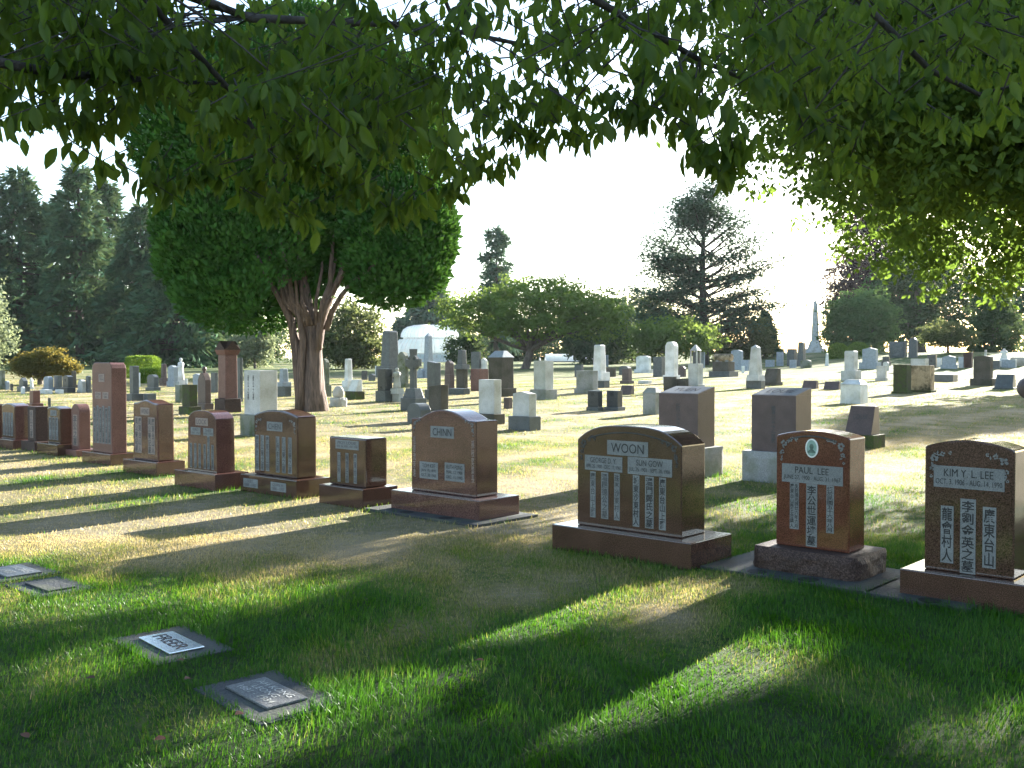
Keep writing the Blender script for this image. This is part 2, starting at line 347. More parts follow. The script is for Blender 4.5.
# ---------------------------------------------------------------- lettering
_txt = {}
def text_geo(s, spacing=1.0):
    if (s, spacing) in _txt: return _txt[(s, spacing)]
    cu = bpy.data.curves.new('t', 'FONT'); cu.body = s; cu.size = 1; cu.align_x = 'CENTER'; cu.align_y = 'CENTER'; cu.resolution_u = 3; cu.offset = .013 if ord(s[0]) > 1000 else 0
    cu.space_line = .98; cu.space_character = spacing
    o = bpy.data.objects.new('t', cu); C.objects.link(o)
    dg = bpy.context.evaluated_depsgraph_get(); me = bpy.data.meshes.new_from_object(o.evaluated_get(dg))
    V = np.array([v.co[:] for v in me.vertices]).reshape(-1, 3); fs = [tuple(p.vertices) for p in me.polygons]
    bpy.data.objects.remove(o); bpy.data.curves.remove(cu); bpy.data.meshes.remove(me)
    if len(V) == 0: V = np.zeros((1, 3))
    lo, hi = V.min(0), V.max(0); V = V - (lo + hi) / 2
    _txt[(s, spacing)] = (V, fs, hi - lo); return _txt[(s, spacing)]
def lettering(s, cx, cz, w, h, y, parent, m='ink', plane='face', tilt=None, name='lettering', stretch=True, spacing=1.0):
    V, fs, sz = text_geo(s, spacing)
    sx, sz_ = w / max(sz[0], 1e-6), h / max(sz[1], 1e-6)
    if not stretch: sx = sz_ = min(sx, sz_)
    mb = MB(); P = []
    for v in V:
        a, b = v[0] * sx, v[1] * sz_
        P.append((cx + a, y, cz + b) if plane == 'face' else tilt(cx + a, cz + b))
    mb.add(P, fs)
    return mb.build(name, m, parent)
def column(chars): return '\n'.join(chars)

# ---------------------------------------------------------------- headstone outlines (x, z)
def outline(kind, W, H, rise=.1):
    a = W / 2
    if kind == 'flat': return [(-a, 0), (a, 0), (a, H), (-a, H)]
    top = []
    n = 18
    if kind == 'arc':
        for i in range(n + 1):
            t = -1 + 2 * i / n; top.append((t * a, H + rise * (1 - t * t)))
    elif kind == 'soft':                      # arc with rounded shoulders
        for i in range(n + 9):
            t = -1 + 2 * i / (n + 8); t = math.copysign(1 - (1 - abs(t)) ** 1.7, t); top.append((t * a, H - .05 + (rise + .05) * (1 - abs(t) ** 4.5) * (1 - .25 * t * t)))
    elif kind == 'shoulder':                  # short flat shoulders, raised arch between
        top = [(-a, H), (-a * .72, H + .005)]
        for i in range(n + 1):
            t = -1 + 2 * i / n; top.append((t * a * .7, H + .01 + rise * (1 - t * t)))
        top += [(a * .72, H + .005), (a, H)]
    elif kind == 'round':
        for i in range(n + 1):
            q = math.pi * (1 - i / n); top.append((a * math.cos(q), H + a * math.sin(q)))
    elif kind == 'gothic':
        for i in range(9):
            t = i / 8; top.append((-a + a * t, H + rise * math.sin(t * math.pi / 2)))
        top += [(a - a * i / 8, H + rise * math.sin((1 - (1 - i / 8) if False else 1) * 0 + (8 - (8 - i)) / 8 * 0 + (1) * (math.pi / 2) * (i / 8))) for i in range(7, -1, -1)]
    elif kind == 'gable': top = [(-a, H), (0, H + rise), (a, H)]
    elif kind == 'chamfer':
        c = rise; top = [(-a, H - c), (-a + c * .35, H - c * .35), (-a + c, H), (a - c, H), (a - c * .35, H - c * .35), (a, H - c)]
    elif kind == 'slope': top = [(-a, H - rise), (a, H)]
    elif kind == 'serp':
        for i in range(n + 1):
            t = -1 + 2 * i / n; top.append((t * a, H + rise * (.5 + .5 * math.cos(t * math.pi)) ** 1.2))
    return [(-a, 0), (a, 0)] + top[::-1]

def rough_box(mb, W, T, z0, z1, amp, seed, n=12):
    """a block with rock pitched sides: chipped facets of several sizes under a clean top arris"""
    rg = np.random.default_rng(seed); n = max(n, 26); nx, ny, nv = n, max(8, int(n * T / W)), 10
    def field(a, b):
        out = np.zeros((b + 1, a + 1))
        for cell, k in ((7, 1.0), (3.2, .7), (1.4, .4)):
            ga, gb = int(a / cell) + 3, int(b / cell) + 3; gr = rg.random((gb, ga)); ux = np.linspace(0, ga - 1.01, a + 1); uy = np.linspace(0, gb - 1.01, b + 1)
            ix, iy = ux.astype(int), uy.astype(int); fx, fy = ux - ix, uy - iy
            q = gr[np.ix_(iy, ix)] * (1 - fx) + gr[np.ix_(iy, np.minimum(ix + 1, ga - 1))] * fx; r = gr[np.ix_(np.minimum(iy + 1, gb - 1), ix)] * (1 - fx) + gr[np.ix_(np.minimum(iy + 1, gb - 1), np.minimum(ix + 1, ga - 1))] * fx
            out += k * (q * (1 - fy[:, None]) + r * fy[:, None])
        return out / 2.1
    def face(org, du, dv, a, b, nrm):
        vs, fs = [], []; fl = field(a, b)
        for j in range(b + 1):
            for i in range(a + 1):
                e = min(i, a - i, j, b - j); d = 0 if e == 0 else amp * (.1 + 1.5 * fl[j, i]) * (.55 if e == 1 else 1)
                vs.append(tuple(np.array(org) + np.array(du) * i / a + np.array(dv) * j / b + np.array(nrm) * d))
        for j in range(b):
            for i in range(a): fs.append((j * (a + 1) + i, j * (a + 1) + i + 1, (j + 1) * (a + 1) + i + 1, (j + 1) * (a + 1) + i))
        mb.add(vs, fs)
    x, y = W / 2, T / 2; h = z1 - z0
    face((-x, -y, z0), (W, 0, 0), (0, 0, h), nx, nv, (0, -1, 0)); face((x, -y, z0), (0, T, 0), (0, 0, h), ny, nv, (1, 0, 0))
    face((x, y, z0), (-W, 0, 0), (0, 0, h), nx, nv, (0, 1, 0)); face((-x, y, z0), (0, -T, 0), (0, 0, h), ny, nv, (-1, 0, 0))
    mb.add([(-x, -y, z1), (x, -y, z1), (x, y, z1), (-x, y, z1)], [(0, 1, 2, 3)])
    return mb

class Stone:
    """a stone of the front row: local x along the face, -y is the face, z up"""
    def __init__(s, L, base, die, kind, rise, m, label, mb_=None, rough=None, theta=TH, name='headstone', bevel=.012, taper=0.0, found=None):
        Wb, Tb, Hb = base; W, T, H = die
        p = gp(*L); dx, dy = loc2w(theta, Wb / 2, Tb / 2)
        s.root = empty(name, (p.x + dx, p.y + dy, g(p.x + dx, p.y + dy)), theta)
        tag(s.root, label, 'gravestone', 'polished granite headstones standing in the front row')
        FOOT.append((p.x + dx, p.y + dy, Wb / 2, Tb / 2, theta))
        s.W, s.T, s.H, s.Hb = W, T, H, Hb; s.f = -T / 2; s.m = m
        if rough: rough_box(MB(), Wb - .03, Tb - .03, -.05, Hb, .032, rough, 34).build('base', mb_ or m, s.root)
        else: MB().box(-Wb / 2, Wb / 2, -Tb / 2, Tb / 2, -.06, Hb).build('base', mb_ or m, s.root, .008)
        ol = [(x * (1 - taper * z / H), z + Hb + .001) for x, z in outline(kind, W, H, rise)]
        mb = MB().prism(ol, -T / 2, T / 2)
        s.die = mb.build('tablet', m, s.root, bevel)
        if found:
            x0, x1, y0, y1, holes = found
            fo = MB().box(x0, x1, y0, y1, -.06, .028).build('foundation', 'slab', s.root, .006)
            for hx, hy in holes:
                MB().lathe([(.075, .026), (.075, .031)], 18, 1, 1, (hx, hy)).build('vase_hole_shade', 'hole', fo)  # raised dark disc: the shade inside an open hole is painted
            cx, cy = loc2w(theta, (x0 + x1) / 2, (y0 + y1) / 2)
            FOOT.append((s.root.location.x + cx, s.root.location.y + cy, (x1 - x0) / 2 - .03, (y1 - y0) / 2 - .03, theta))
    def z(s, v): return s.Hb + v * s.H          # v: share of the tablet's edge height
    def panel(s, cx, v, w, h, lines=(), m='panel', ink='ink', name='name_panel', gap=.86):
        """cx in shares of the half width, v share of height; w, h in metres"""
        x, z = cx * s.W / 2, s.z(v)
        p = MB().box(x - w / 2, x + w / 2, s.f - .003, s.f + .01, z - h / 2, z + h / 2).build(name, m, s.root)
        n = len(lines)
        if n:
            hs = [l[1] for l in lines]; tot = sum(hs); zz = z + h / 2 * gap
            for t, sh, wf in lines:
                hh = h * gap * sh / tot; lettering(t, x, zz - hh / 2, w * wf, hh * .74, s.f - .0045, p, ink); zz -= hh
        return p
    def col(s, cx, v0, v1, w, chars, m='panel', ink='ink', n=1):
        x = cx * s.W / 2; z0, z1 = s.z(v0), s.z(v1)
        p = MB().box(x - w / 2, x + w / 2, s.f - .003, s.f + .01, z0, z1).build('character_strip', m, s.root)
        cs = chars if n > 1 else [chars]
        for i, cc in enumerate(cs):
            cw = w / len(cs); lettering(column(cc), x - w / 2 + cw * (i + .5), (z0 + z1) / 2, cw * .84, (z1 - z0) * .95, s.f - .0045, p, ink)
    def spray(s, side, size, seed, v=.93, m='panel'):
        rg = random.Random(seed); mb = MB(); y0, y1 = s.f - .004, s.f + .008
        ex = side * (s.W / 2 - .035)
        def disc(x, z, r, n=9): mb.prism([(x + r * math.cos(6.283 * i / n), z + r * math.sin(6.283 * i / n)) for i in range(n)], y0, y1)
        def flower(x, z, r):
            for k in range(5):
                a = k * 1.2566 + rg.random(); px, pz = x + r * .62 * math.cos(a), z + r * .62 * math.sin(a)
                for q in (-.0, ): disc(px, pz, r * .36, 7)
        def leaf(x, z, a, l):
            c, d = math.cos(a), math.sin(a); mb.prism([(x, z), (x + l * .5 * c - l * .2 * d, z + l * .5 * d + l * .2 * c), (x + l * c, z + l * d), (x + l * .5 * c + l * .2 * d, z + l * .5 * d - l * .2 * c)], y0, y1)
        zt = s.z(v)
        flower(ex - side * size * .18, zt - size * .1, size * .17); flower(ex - side * size * .5, zt + size * .08, size * .11); flower(ex - side * size * .1, zt - size * .5, size * .11)
        flower(ex - side * size * .8, zt + size * .14, size * .08); flower(ex - side * size * .06, zt - size * .85, size * .07)
        for k in range(9):
            t = rg.random()
            if k % 2: leaf(ex - side * size * (.15 + .6 * t), zt + size * (.02 + .1 * t), rg.uniform(0, 6.28), size * .17)
            else: leaf(ex - side * size * .1, zt - size * (.2 + .5 * t), rg.uniform(0, 6.28), size * .17)
        return mb.build('carved_flowers', m, s.root)
    def arc_line(s, v, rise, half, m='softink', r=.006):
        MB().tube([(t * half, s.f, s.z(v) + rise * (1 - t * t)) for t in np.linspace(-1, 1, 17)], [r] * 17, 6).build('carved_line', m, s.root)

# 1 right edge
s = Stone((899.5, 597), (.84, .52, .2), (.585, .30, .86), 'arc', .055, M['brown'], 'dark brown granite headstone with white flower corners at the right edge', found=(-.62, .1, -.42, .2, [(-.18, -.35)]))
s.panel(0, .765, .46, .15, [('KIM Y. L. LEE', 1.1, .7), ('OCT. 3, 1906 - AUG. 14, 1990', .9, .94)])
s.col(-.47, .07, .53, .085, '龍會村人'); s.col(0, .005, .6, .1, '李劉金英之墓'); s.col(.47, .07, .55, .085, '廣東台山')
s.spray(-1, .17, 1); s.spray(1, .17, 2)
# 2
s = Stone((752, 572), (.85, .6, .2), (.60, .29, .87), 'arc', .045, M['rust'], 'rust red arched headstone with an oval portrait on a rough pitched base', mb_=M['redrough'], rough=4, found=(-.75, .62, -.55, .38, [(-.3, -.45), (.12, -.45)]))
s.panel(0, .665, .5, .145, [('PAUL  LEE', 1.1, .55), ('JUNE 27, 1900 - AUG. 31, 1967', .9, .93)])
s.col(-.48, .16, .58, .075, ['廣東台山縣三合鎮人', '生於清光緒廿六年六月'], n=2); s.col(0, .02, .58, .09, '李公世運墳墓'); s.col(.5, .16, .58, .06, '終於民國五十六年八月')
s.spray(-1, .17, 3, .95); s.spray(1, .17, 4, .95); s.arc_line(.965, .035, .2)
zc = s.z(.90)
fr = MB().prism([(.052 * math.cos(q), zc + .074 * math.sin(q)) for q in np.linspace(0, 6.2832, 28)[:-1]], s.f - .008, s.f + .01).build('portrait_oval', 'porcelain', s.root)
MB().prism([(.042 * math.cos(q), zc + .063 * math.sin(q)) for q in np.linspace(0, 6.2832, 28)[:-1]], s.f - .0095, s.f - .004).build('portrait_ground', 'photo', fr)
bust = [(.017 * math.cos(q), zc + .012 + .023 * math.sin(q)) for q in np.linspace(-1.0, 4.14, 20)] + [(-.03, zc - .025), (-.033, zc - .036), (.033, zc - .036), (.03, zc - .025)]
MB().prism(bust, s.f - .011, s.f - .006).build('portrait_bust', 'figure', fr)
# 3
s = Stone((552, 549), (1.42, .64, .22), (1.07, .36, .80), 'soft', .09, M['brown'], 'wide golden brown headstone with three grey name panels and six strips of characters')
s.panel(0, .875, .42, .125, [('WOON', 1, .8)]); s.panel(-.47, .695, .40, .13, [('GEORGE D. Y.', 1.1, .7), ('APR. 20, 1900 - DEC. 17, 1961', .9, .93)]); s.panel(.42, .70, .44, .145, [('SUN GOW', 1.1, .6), ('JUL. 25, 1903 - SEPT. 20, 1986', .9, .93)])
for cx, t in ((-.68, '廣東台山上雁'), (-.44, '溫顯德公之墓'), (-.2, '珠峯沙東村人')): s.col(cx, .1, .60, .058 if cx != -.44 else .075, t, ink='softink')
for cx, t in ((.17, '城東沙東村人'), (.42, '溫門鄭氏之墓'), (.66, '廣東台山上雁')): s.col(cx, .06, .60, .066 if cx != .42 else .085, t)
s.spray(-1, .19, 5, .93, 'softink'); s.spray(1, .19, 6, .93, 'softink'); s.arc_line(.965, .06, .4)
# 4
s = Stone((391, 511), (1.36, .62, .23), (1.0, .33, .80), 'shoulder', .095, M['red'], 'orange brown headstone with a raised arched centre and flowering vines down both edges', found=(-.9, .85, -.52, .42, [(-.3, -.42), (.3, -.42)]))
s.panel(-.02, .83, .36, .125, [('CHINN', 1, .8)]); s.panel(-.44, .295, .29, .185, [('TOM KEE', 1, .7), ('JAN. 10, 1892', .9, .8), ('OCT. 30, 1966', .9, .8)]); s.panel(.36, .305, .3, .195, [('RUTH FONG', 1, .8), ('MAR. 12, 1908', .9, .8), ('DEC. 13, 1990', .9, .8)])
s.spray(-1, .13, 7, .95); s.spray(1, .15, 8, .97)
for sd_ in (-1, 1):
    lettering(column('祖德流芳遠' if sd_ < 0 else '孫枝奕葉長'), sd_ * .452, s.z(.47), .045, .45, s.f - .003, s.root, 'panelwarm', name='carved_characters')
# 5
s = Stone((319, 503), (.80, .52, .22), (.66, .32, .56), 'flat', 0, M['brown'], 'low square brown headstone with one name panel over three character strips', bevel=.02)
s.panel(0, .85, .42, .105, [('MOY LOUIE', 1, .8), ('JAN. 26, 1890 - FEB. 1958', .9, .9)], ink='softink')
for cx, t in ((-.45, '台山縣人'), (0, '梅雷氏墓'), (.45, '廣東台山')): s.col(cx, .07, .68, .055, t, ink='softink')
# 6
s = Stone((240.5, 491), (1.2, .52, .22), (.92, .29, .76), 'arc', .07, M['brown'], 'brown arched headstone with six strips of characters, directly in front of the big tree trunk', bevel=.02)
s.panel(-.02, .82, .33, .115, [('CHEN', 1, .8)], ink='softink')
for cx in (-.85, -.6, -.36, .12, .4, .68): s.col(cx, .07, .66, .075, random.choice(['陳公榮之墓', '廣東台山縣', '陳門李氏墓']), ink='softink')
s.spray(-1, .15, 9, .9); s.spray(1, .15, 10, .9)
for x0, t in ((-.38, 'SUEY'), (.22, 'QUAN H.')):
    p = MB().box(x0 - .15, x0 + .17, -.263, -.25, .06, .17).build('base_panel', 'panel', s.root); lettering(t + '\n1888 - 1957', x0 + .01, .115, .26, .085, -.2645, p, 'softink')
# 7
s = Stone((174.5, 485), (1.0, .5, .21), (.72, .27, .75), 'soft', .05, M['red'], 'red granite headstone with a curved top, second left of the low square brown one', taper=.06, bevel=.02)
s.panel(.0, .87, .3, .1, [('LOCK', 1, .8)], 'panelwarm', 'softink'); s.panel(-.42, .7, .24, .1, [('WING', 1, .6), ('1884 - 1963', .8, .9)], 'panel', 'softink'); s.panel(.45, .7, .24, .1, [('SHEE', 1, .6), ('1890 - 1970', .8, .9)], 'panel', 'softink')
for cx in (-.75, -.45, -.15, .2, .45, .72): s.col(cx, .05, .48 if cx != .45 else .63, .055, random.choice(['駱公永之墓', '廣東開平縣', '黃氏之墓碑']), ink='softink')
# 8
s = Stone((123, 472), (1.0, .45, .2), (.74, .26, .84), 'serp', .05, M['red'], 'red granite headstone with two broad pale columns of writing', bevel=.02, taper=.04)
s.panel(.0, .86, .26, .11, [('WONG', 1, .8)], 'panelwarm', 'softink')
for cx in (-.55, .5):
    s.col(cx, .12, .76, .2, ['黃公榮記墓', '廣東台山人'], 'panelwarm', 'softink', n=2)
# 9
s = Stone((82, 462), (1.0, .46, .18), (.68, .25, 1.46), 'chamfer', .09, M['redside'], 'tallest slender pinkish red headstone in the front row, rising above the others', mb_=M['red'], bevel=.012)
s.panel(.0, .83, .2, .13, [('EST.\n1914', 1, .7)], 'panelwarm', 'softink'); s.panel(-.38, .635, .2, .11, [('LEONG', 1, .8), ('1872', 1, .5)], 'panelwarm', 'softink'); s.panel(.38, .635, .2, .11, [('CHIN', 1, .7), ('1880', 1, .5)], 'panelwarm', 'softink')
for i, cx in enumerate(np.linspace(-.75, .75, 6)): s.col(cx, .1, .52 if i % 2 else .5, .075, ['廣東台山梁公墓', '陳氏夫人之墓碑'][i % 2], 'panel', 'softink')
# 10 - 14 further left
s = Stone((63.5, 456), (.5, .4, .12), (.31, .2, .64), 'round', .1, M['redside'], 'small narrow round topped pink headstone left of the tall slender one', bevel=.01)
s.col(0, .1, .95, .16, '李公之墓', 'panelwarm', 'softink')
s = Stone((37, 453.5), (.84, .46, .2), (.53, .22, .62), 'arc', .04, M['brown'], 'grey brown headstone with pale writing left of the small round topped pink one', bevel=.02)
for cx in (-.5, .0, .5): s.col(cx, .1, .75, .1, '廣東李公墓', 'panel', 'softink')
s.panel(0, .87, .25, .1, [('LEW', 1, .6)], 'panel', 'softink')
s = Stone((21, 450), (.6, .4, .18), (.36, .25, .64), 'flat', 0, M['redrough'], 'narrow flat topped dark red headstone between two wider arched ones at far left', bevel=.015)
s.col(0, .1, .9, .14, '余公之墓', 'panelwarm', 'softink')
s = Stone((-6, 447.5), (.9, .46, .18), (.62, .28, .63), 'arc', .05, M['red'], 'red arched headstone with a pale lettered face, nearest to the left edge', bevel=.02)
for cx in (-.6, -.2, .2, .6): s.col(cx, .1, .8, .09, '伍公之墓碑', 'panel', 'softink')
s = Stone((-28, 445), (.8, .46, .16), (.55, .28, .66), 'flat', .05, M['brown'], 'dark red headstone at the left edge with only its side in view', bevel=.02)
s.col(0, .1, .8, .12, '關公之墓', 'panel', 'softink')

# ---------------------------------------------------------------- the other stones of the cemetery
def place(px, py, W, T):
    p = gp(px, py, 172); b = math.atan2(p.x, p.y); r = -(TH + b)
    push = W * abs(math.sin(r)) / 2 + T * math.cos(r) / 2
    q = Vector((p.x + push * math.sin(b), p.y + push * math.cos(b), 0)); q.z = g(q.x, q.y); return q
BG_GROUP = 'older stones spread over the lawn behind the front row'
def bs(kind, px, py, wpx, hpx, m, label, base=None, k=.4, bm=None, rise=.12, name=None, cat='gravestone', top=None, bev=.012, writing=None, group=BG_GROUP, extra=None, th=None):
    p0 = gp(px, py, 172); d = p0.y; b = math.atan2(p0.x, p0.y); th = TH if th is None else th; r = -(th + b); sc = d / F
    W = wpx * sc / (math.cos(r) + k * abs(math.sin(r))); T = W * k; H = hpx * sc
    bf, bh, = base if base else (1.0, 0.0)
    q = place(px, py, W * bf, T * bf)
    nm = name or {'obelisk': 'obelisk', 'cross': 'cross_monument', 'statue': 'marble_statue', 'column': 'column_monument'}.get(kind, 'headstone')
    root = empty(nm, q, th); tag(root, label, cat, group, 'thing')
    if q.y < 30: FOOT.append((q.x, q.y, W * bf / 2, T * bf / 2, th))
    hb = H * bh; bm = bm or m
    if bh: MB().box(-W * bf / 2, W * bf / 2, -max(T * bf, T + W * (bf - 1)) / 2, max(T * bf, T + W * (bf - 1)) / 2, -.08, hb).build('base', bm, root, bev)
    else: hb = -.08
    h = H - hb
    z0 = hb + .001
    if kind in ('flat', 'arc', 'soft', 'shoulder', 'round', 'gothic', 'gable', 'chamfer', 'slope', 'serp'):
        rs = {'round': 0, 'flat': 0}.get(kind, rise * W)
        hh = h - (W / 2 if kind == 'round' else rs if kind in ('arc', 'soft', 'shoulder', 'gothic', 'gable', 'serp') else 0)
        MB().prism([(x, z + z0) for x, z in outline(kind, W, hh, rs)], -T / 2, T / 2).build('tablet', m, root, bev)
        if writing:
            pn = MB().box(-W * .32, W * .32, -T / 2 - .004, -T / 2 + .01, z0 + hh * .45, z0 + hh * .85).build('inscription_panel', 'grey' if m is not M['grey'] else 'pale', root)
    elif kind == 'slant':          # low wedge with a sloping face
        MB().frustum(-W / 2, W / 2, -T / 2, T / 2, z0, -W * .46, W * .46, T * .05, T / 2, z0 + h).build('tablet', m, root, bev)
    elif kind == 'hip':            # die with a low hipped roof
        MB().cf(W, T, z0, W * .97, T * .97, z0 + h * .82).build('die', m, root, bev)
        MB().cf(W * 1.06, T * 1.06, z0 + h * .82 + .001, W * .62, T * .3, z0 + h).build('roof', top or bm, root, bev)
    elif kind == 'obelisk':
        MB().cf(W * 1.0, W * 1.0, z0, W * .9, W * .9, z0 + h * .16).build('plinth', m, root, bev)
        MB().cf(W * .72, W * .72, z0 + h * .16 + .001, W * .5, W * .5, z0 + h * .93).build('shaft', m, root, bev)
        MB().cf(W * .5, W * .5, z0 + h * .93 + .001, W * .03, W * .03, z0 + h).build('point', m, root)
    elif kind == 'column':
        MB().cf(W, W, z0, W * .95, W * .95, z0 + h * .24).build('plinth', m, root, bev)
        MB().cf(W * .62, W * .62, z0 + h * .24 + .001, W * .52, W * .52, z0 + h * .97).build('shaft', m, root, bev * 2)
        MB().cf(W * .55, W * .55, z0 + h * .97 + .001, W * .4, W * .4, z0 + h).build('cap', m, root, bev)
    elif kind == 'cross':
        MB().cf(W * 1.05, W * .7, z0, W * .7, W * .5, z0 + h * .2).build('plinth', m, root, bev)
        zc = z0 + h * .72; a = W * .17; t = W * .14; mb = MB()
        zt, zb, ar = z0 + h, z0 + h * .2, W * .55
        pts = []
        def flare(x, z): pts.append((x, z))
        for (x, z) in [(-a, zb), (a, zb), (a * .8, zc - a * 1.6), (ar, zc - a * 1.25), (ar, zc + a * 1.25), (a * .8, zc + a * .9), (a * 1.15, zt), (-a * 1.15, zt), (-a * .8, zc + a * .9), (-ar, zc + a * 1.25), (-ar, zc - a * 1.25), (-a * .8, zc - a * 1.6)]: flare(x, z)
        mb.prism(pts, -t, t); mb.build('cross', m, root, bev)
        rg = MB(); ro, ri, n = W * .44, W * .33, 28
        vs, fs = [], []
        for i in range(n):
            q_ = 6.2832 * i / n
            for rr, yy in ((ro, -t * .7), (ri, -t * .7), (ri, t * .7), (ro, t * .7)): vs.append((rr * math.cos(q_), yy, zc + rr * math.sin(q_)))
        for i in range(n):
            for j in range(4): fs.append((i * 4 + j, i * 4 + (j + 1) % 4, ((i + 1) % n) * 4 + (j + 1) % 4, ((i + 1) % n) * 4 + j))
        rg.add(vs, fs).build('ring', m, root)
    elif kind == 'statue':
        MB().cf(W, W * .9, z0, W * .85, W * .75, z0 + h * .22).build('pedestal', m, root, bev)
        a = W * .42; b0 = z0 + h * .22
        prof = [(a, b0), (a * .95, b0 + h * .15), (a * .75, b0 + h * .33), (a * .72, b0 + h * .42), (a * .9, b0 + h * .52), (a * .95, b0 + h * .58), (a * .7, b0 + h * .62), (a * .28, b0 + h * .635), (a * .27, b0 + h * .655), (a * .42, b0 + h * .68), (a * .47, b0 + h * .72), (a * .38, b0 + h * .76), (a * .12, b0 + h * .78)]
        fig = MB().lathe(prof, 14, 1, .75)
        for sd_ in (-1, 1): fig.tube([(sd_ * a * .8, 0, b0 + h * .57), (sd_ * a * 1.0, -a * .3, b0 + h * .45), (sd_ * a * .25, -a * .8, b0 + h * .47)], [a * .22, a * .2, a * .14], 8)
        fig.build('figure', m, root, 0, True)
    elif kind == 'ball':
        rr = h * .42
        MB().lathe([(rr * max(.02, math.sin(q)), z0 + h * .16 + rr - rr * math.cos(q)) for q in np.linspace(0, math.pi, 12)], 18).build('ball', m, root, 0, True)
        MB().cf(W, W, z0, W * .7, W * .7, z0 + h * .2).build('pedestal', m, root, bev)
    elif kind == 'urn':
        MB().prism([(x, z + z0) for x, z in outline('gothic', W, h * .62, h * .2)], -T / 2, T / 2).build('tablet', m, root, bev)
        u0 = z0 + h * .8; MB().lathe([(W * .12, u0), (W * .08, u0 + h * .04), (W * .17, u0 + h * .1), (W * .15, u0 + h * .15), (W * .06, u0 + h * .19)], 12).build('urn', m, root, 0, True)
    elif kind == 'rock':
        mb = rough_box(MB(), W, T, z0, z0 + h, W * .05, int(px * 7) % 999, 8); mb.build('boulder', m, root)
    if extra: extra(root, W, T, z0, h)
    return root
# lectern shaped stones with a lettered sloping top
def lectern(px, py, label, words, chars):
    p = gp(px, py); W, T, Hb, H = .66, .46, .42, .84
    dx, dy = loc2w(TH, .44, .32); root = empty('lectern_headstone', (p.x + dx, p.y + dy, g(p.x + dx, p.y + dy)), TH)
    tag(root, label, 'gravestone', BG_GROUP); FOOT.append((p.x + dx, p.y + dy, .44, .32, TH))
    rough_box(MB(), .86, .62, -.06, Hb, .02, int(px), 8).build('base', 'grey', root)
    z1, z2 = Hb + H * .92, Hb + H - .07
    MB().frustum(-W / 2, W / 2, -T / 2, T / 2, Hb + .001, -W / 2, W / 2, -T / 2, T / 2, z1).build('tablet', 'mauve', root)
    mb = MB(); mb.add([(-W / 2, -T / 2, z1 + .001), (W / 2, -T / 2, z1 + .001), (W / 2, T / 2, z1 + .001), (-W / 2, T / 2, z1 + .001), (-W / 2, T / 2, z2 + .1), (W / 2, T / 2, z2 + .1)],
                      [(3, 2, 1, 0), (0, 1, 5, 4), (3, 4, 5, 2), (0, 4, 3), (1, 2, 5)])
    tp = mb.build('sloping_top', 'mauve', root)
    def tilt(x, v): return (x, v * T * .98, z1 + .004 + (v + .5) * (z2 + .1 - z1))
    pl = MB().add([tilt(-W * .46, -.44), tilt(W * .46, -.44), tilt(W * .46, .44), tilt(-W * .46, .44)], [(0, 1, 2, 3)]).build('top_panel', 'panel', root)
    def tilt2(x, v): a = tilt(x, v); return (a[0], a[1], a[2] + .003)
    lettering(words, 0, 0, W * .6, .4, 0, pl, 'ink', plane='tilt', tilt=tilt2)
    lettering(column(chars), 0, Hb + H * .45, .07, H * .6, -T / 2 - .002, root, 'softink', name='carved_characters')
    return root
lectern(741, 481, 'purple brown headstone with a lettered sloping top, left of the portrait stone', 'LOUIE', '雷公之墓')
lectern(649, 474, 'purple brown headstone with a lettered sloping top, half hidden by the wide golden brown one', 'YUEN', '阮公之墓')

m_ = M
# ---- left side, near to far
bs('flat', 261, 437, 33, 66, m_['pale'], 'pale grey headstone with a slanting top, just left of the big trunk', base=(1.22, .32), k=.75, bm=m_['green'], extra=lambda r, W, T, z0, h: [lettering(column('黃公之墓'), x, z0 + h * .62, .07, h * .55, -T / 2 - .002, r, 'softink', name='carved_characters') for x in (-.14, .06)])
def red_pillar():
    p = gp(228, 413); sc = p.y / F; q = place(228, 413, 20 * sc, 20 * sc); r = empty('pillar_monument', q, TH); tag(r, 'tall red granite pillar with a gabled cap left of the big tree', 'gravestone', BG_GROUP)
    w_ = 13.5 * sc
    MB().cf(w_ * 1.45, w_ * 1.45, -.1, w_ * 1.4, w_ * 1.4, 14 * sc).build('base', 'redrough', r, .02)
    MB().cf(w_ * 1.05, w_ * 1.05, 14 * sc + .001, w_, w_, 58 * sc).build('shaft', 'redside', r, .02)
    c = MB().cf(w_ * 1.12, w_ * 1.12, 58 * sc + .001, w_ * 1.38, w_ * 1.38, 63 * sc); c.build('cap', 'redside', r, .01)
    g_ = MB(); a = w_ * .69; zt, zb = 72 * sc, 63 * sc + .001
    g_.prism([(-a, zb), (a, zb), (0, zt)], -a, a); g_.add([(y, x, z) for (x, y, z) in g_.v[:6]], g_.f[:])
    g_.build('gabled_roof', 'redrough', r)
red_pillar()
bs('flat', 239.5, 402, 7, 44, m_['slate'], 'tall dark grey slab standing right behind the red pillar')
bs('urn', 204.5, 410, 13, 44, m_['mauve'], 'grey brown pointed tablet with a small urn on top, left of the red pillar', base=(1.25, .14), k=.45, name='urn_headstone')
bs('column', 199, 409, 3, 13, m_['white'], 'tiny white post in front of the urn topped tablet', name='grave_post', cat='post')
bs('flat', 190, 415, 15, 30, m_['moss'], 'brown green square headstone left of the urn topped tablet', base=(1.35, .27), k=.6)
bs('rock', 179.5, 403, 8, 18, m_['green'], 'small dark green grey stone behind the brown green square headstone')
bs('flat', 214.5, 393, 7, 20, m_['slate'], 'small grey green block just left of the red pillar shaft')
bs('gable', 197.5, 392, 9, 18, m_['blue'], 'blue grey stones behind the urn topped tablet', base=(1.2, .3))
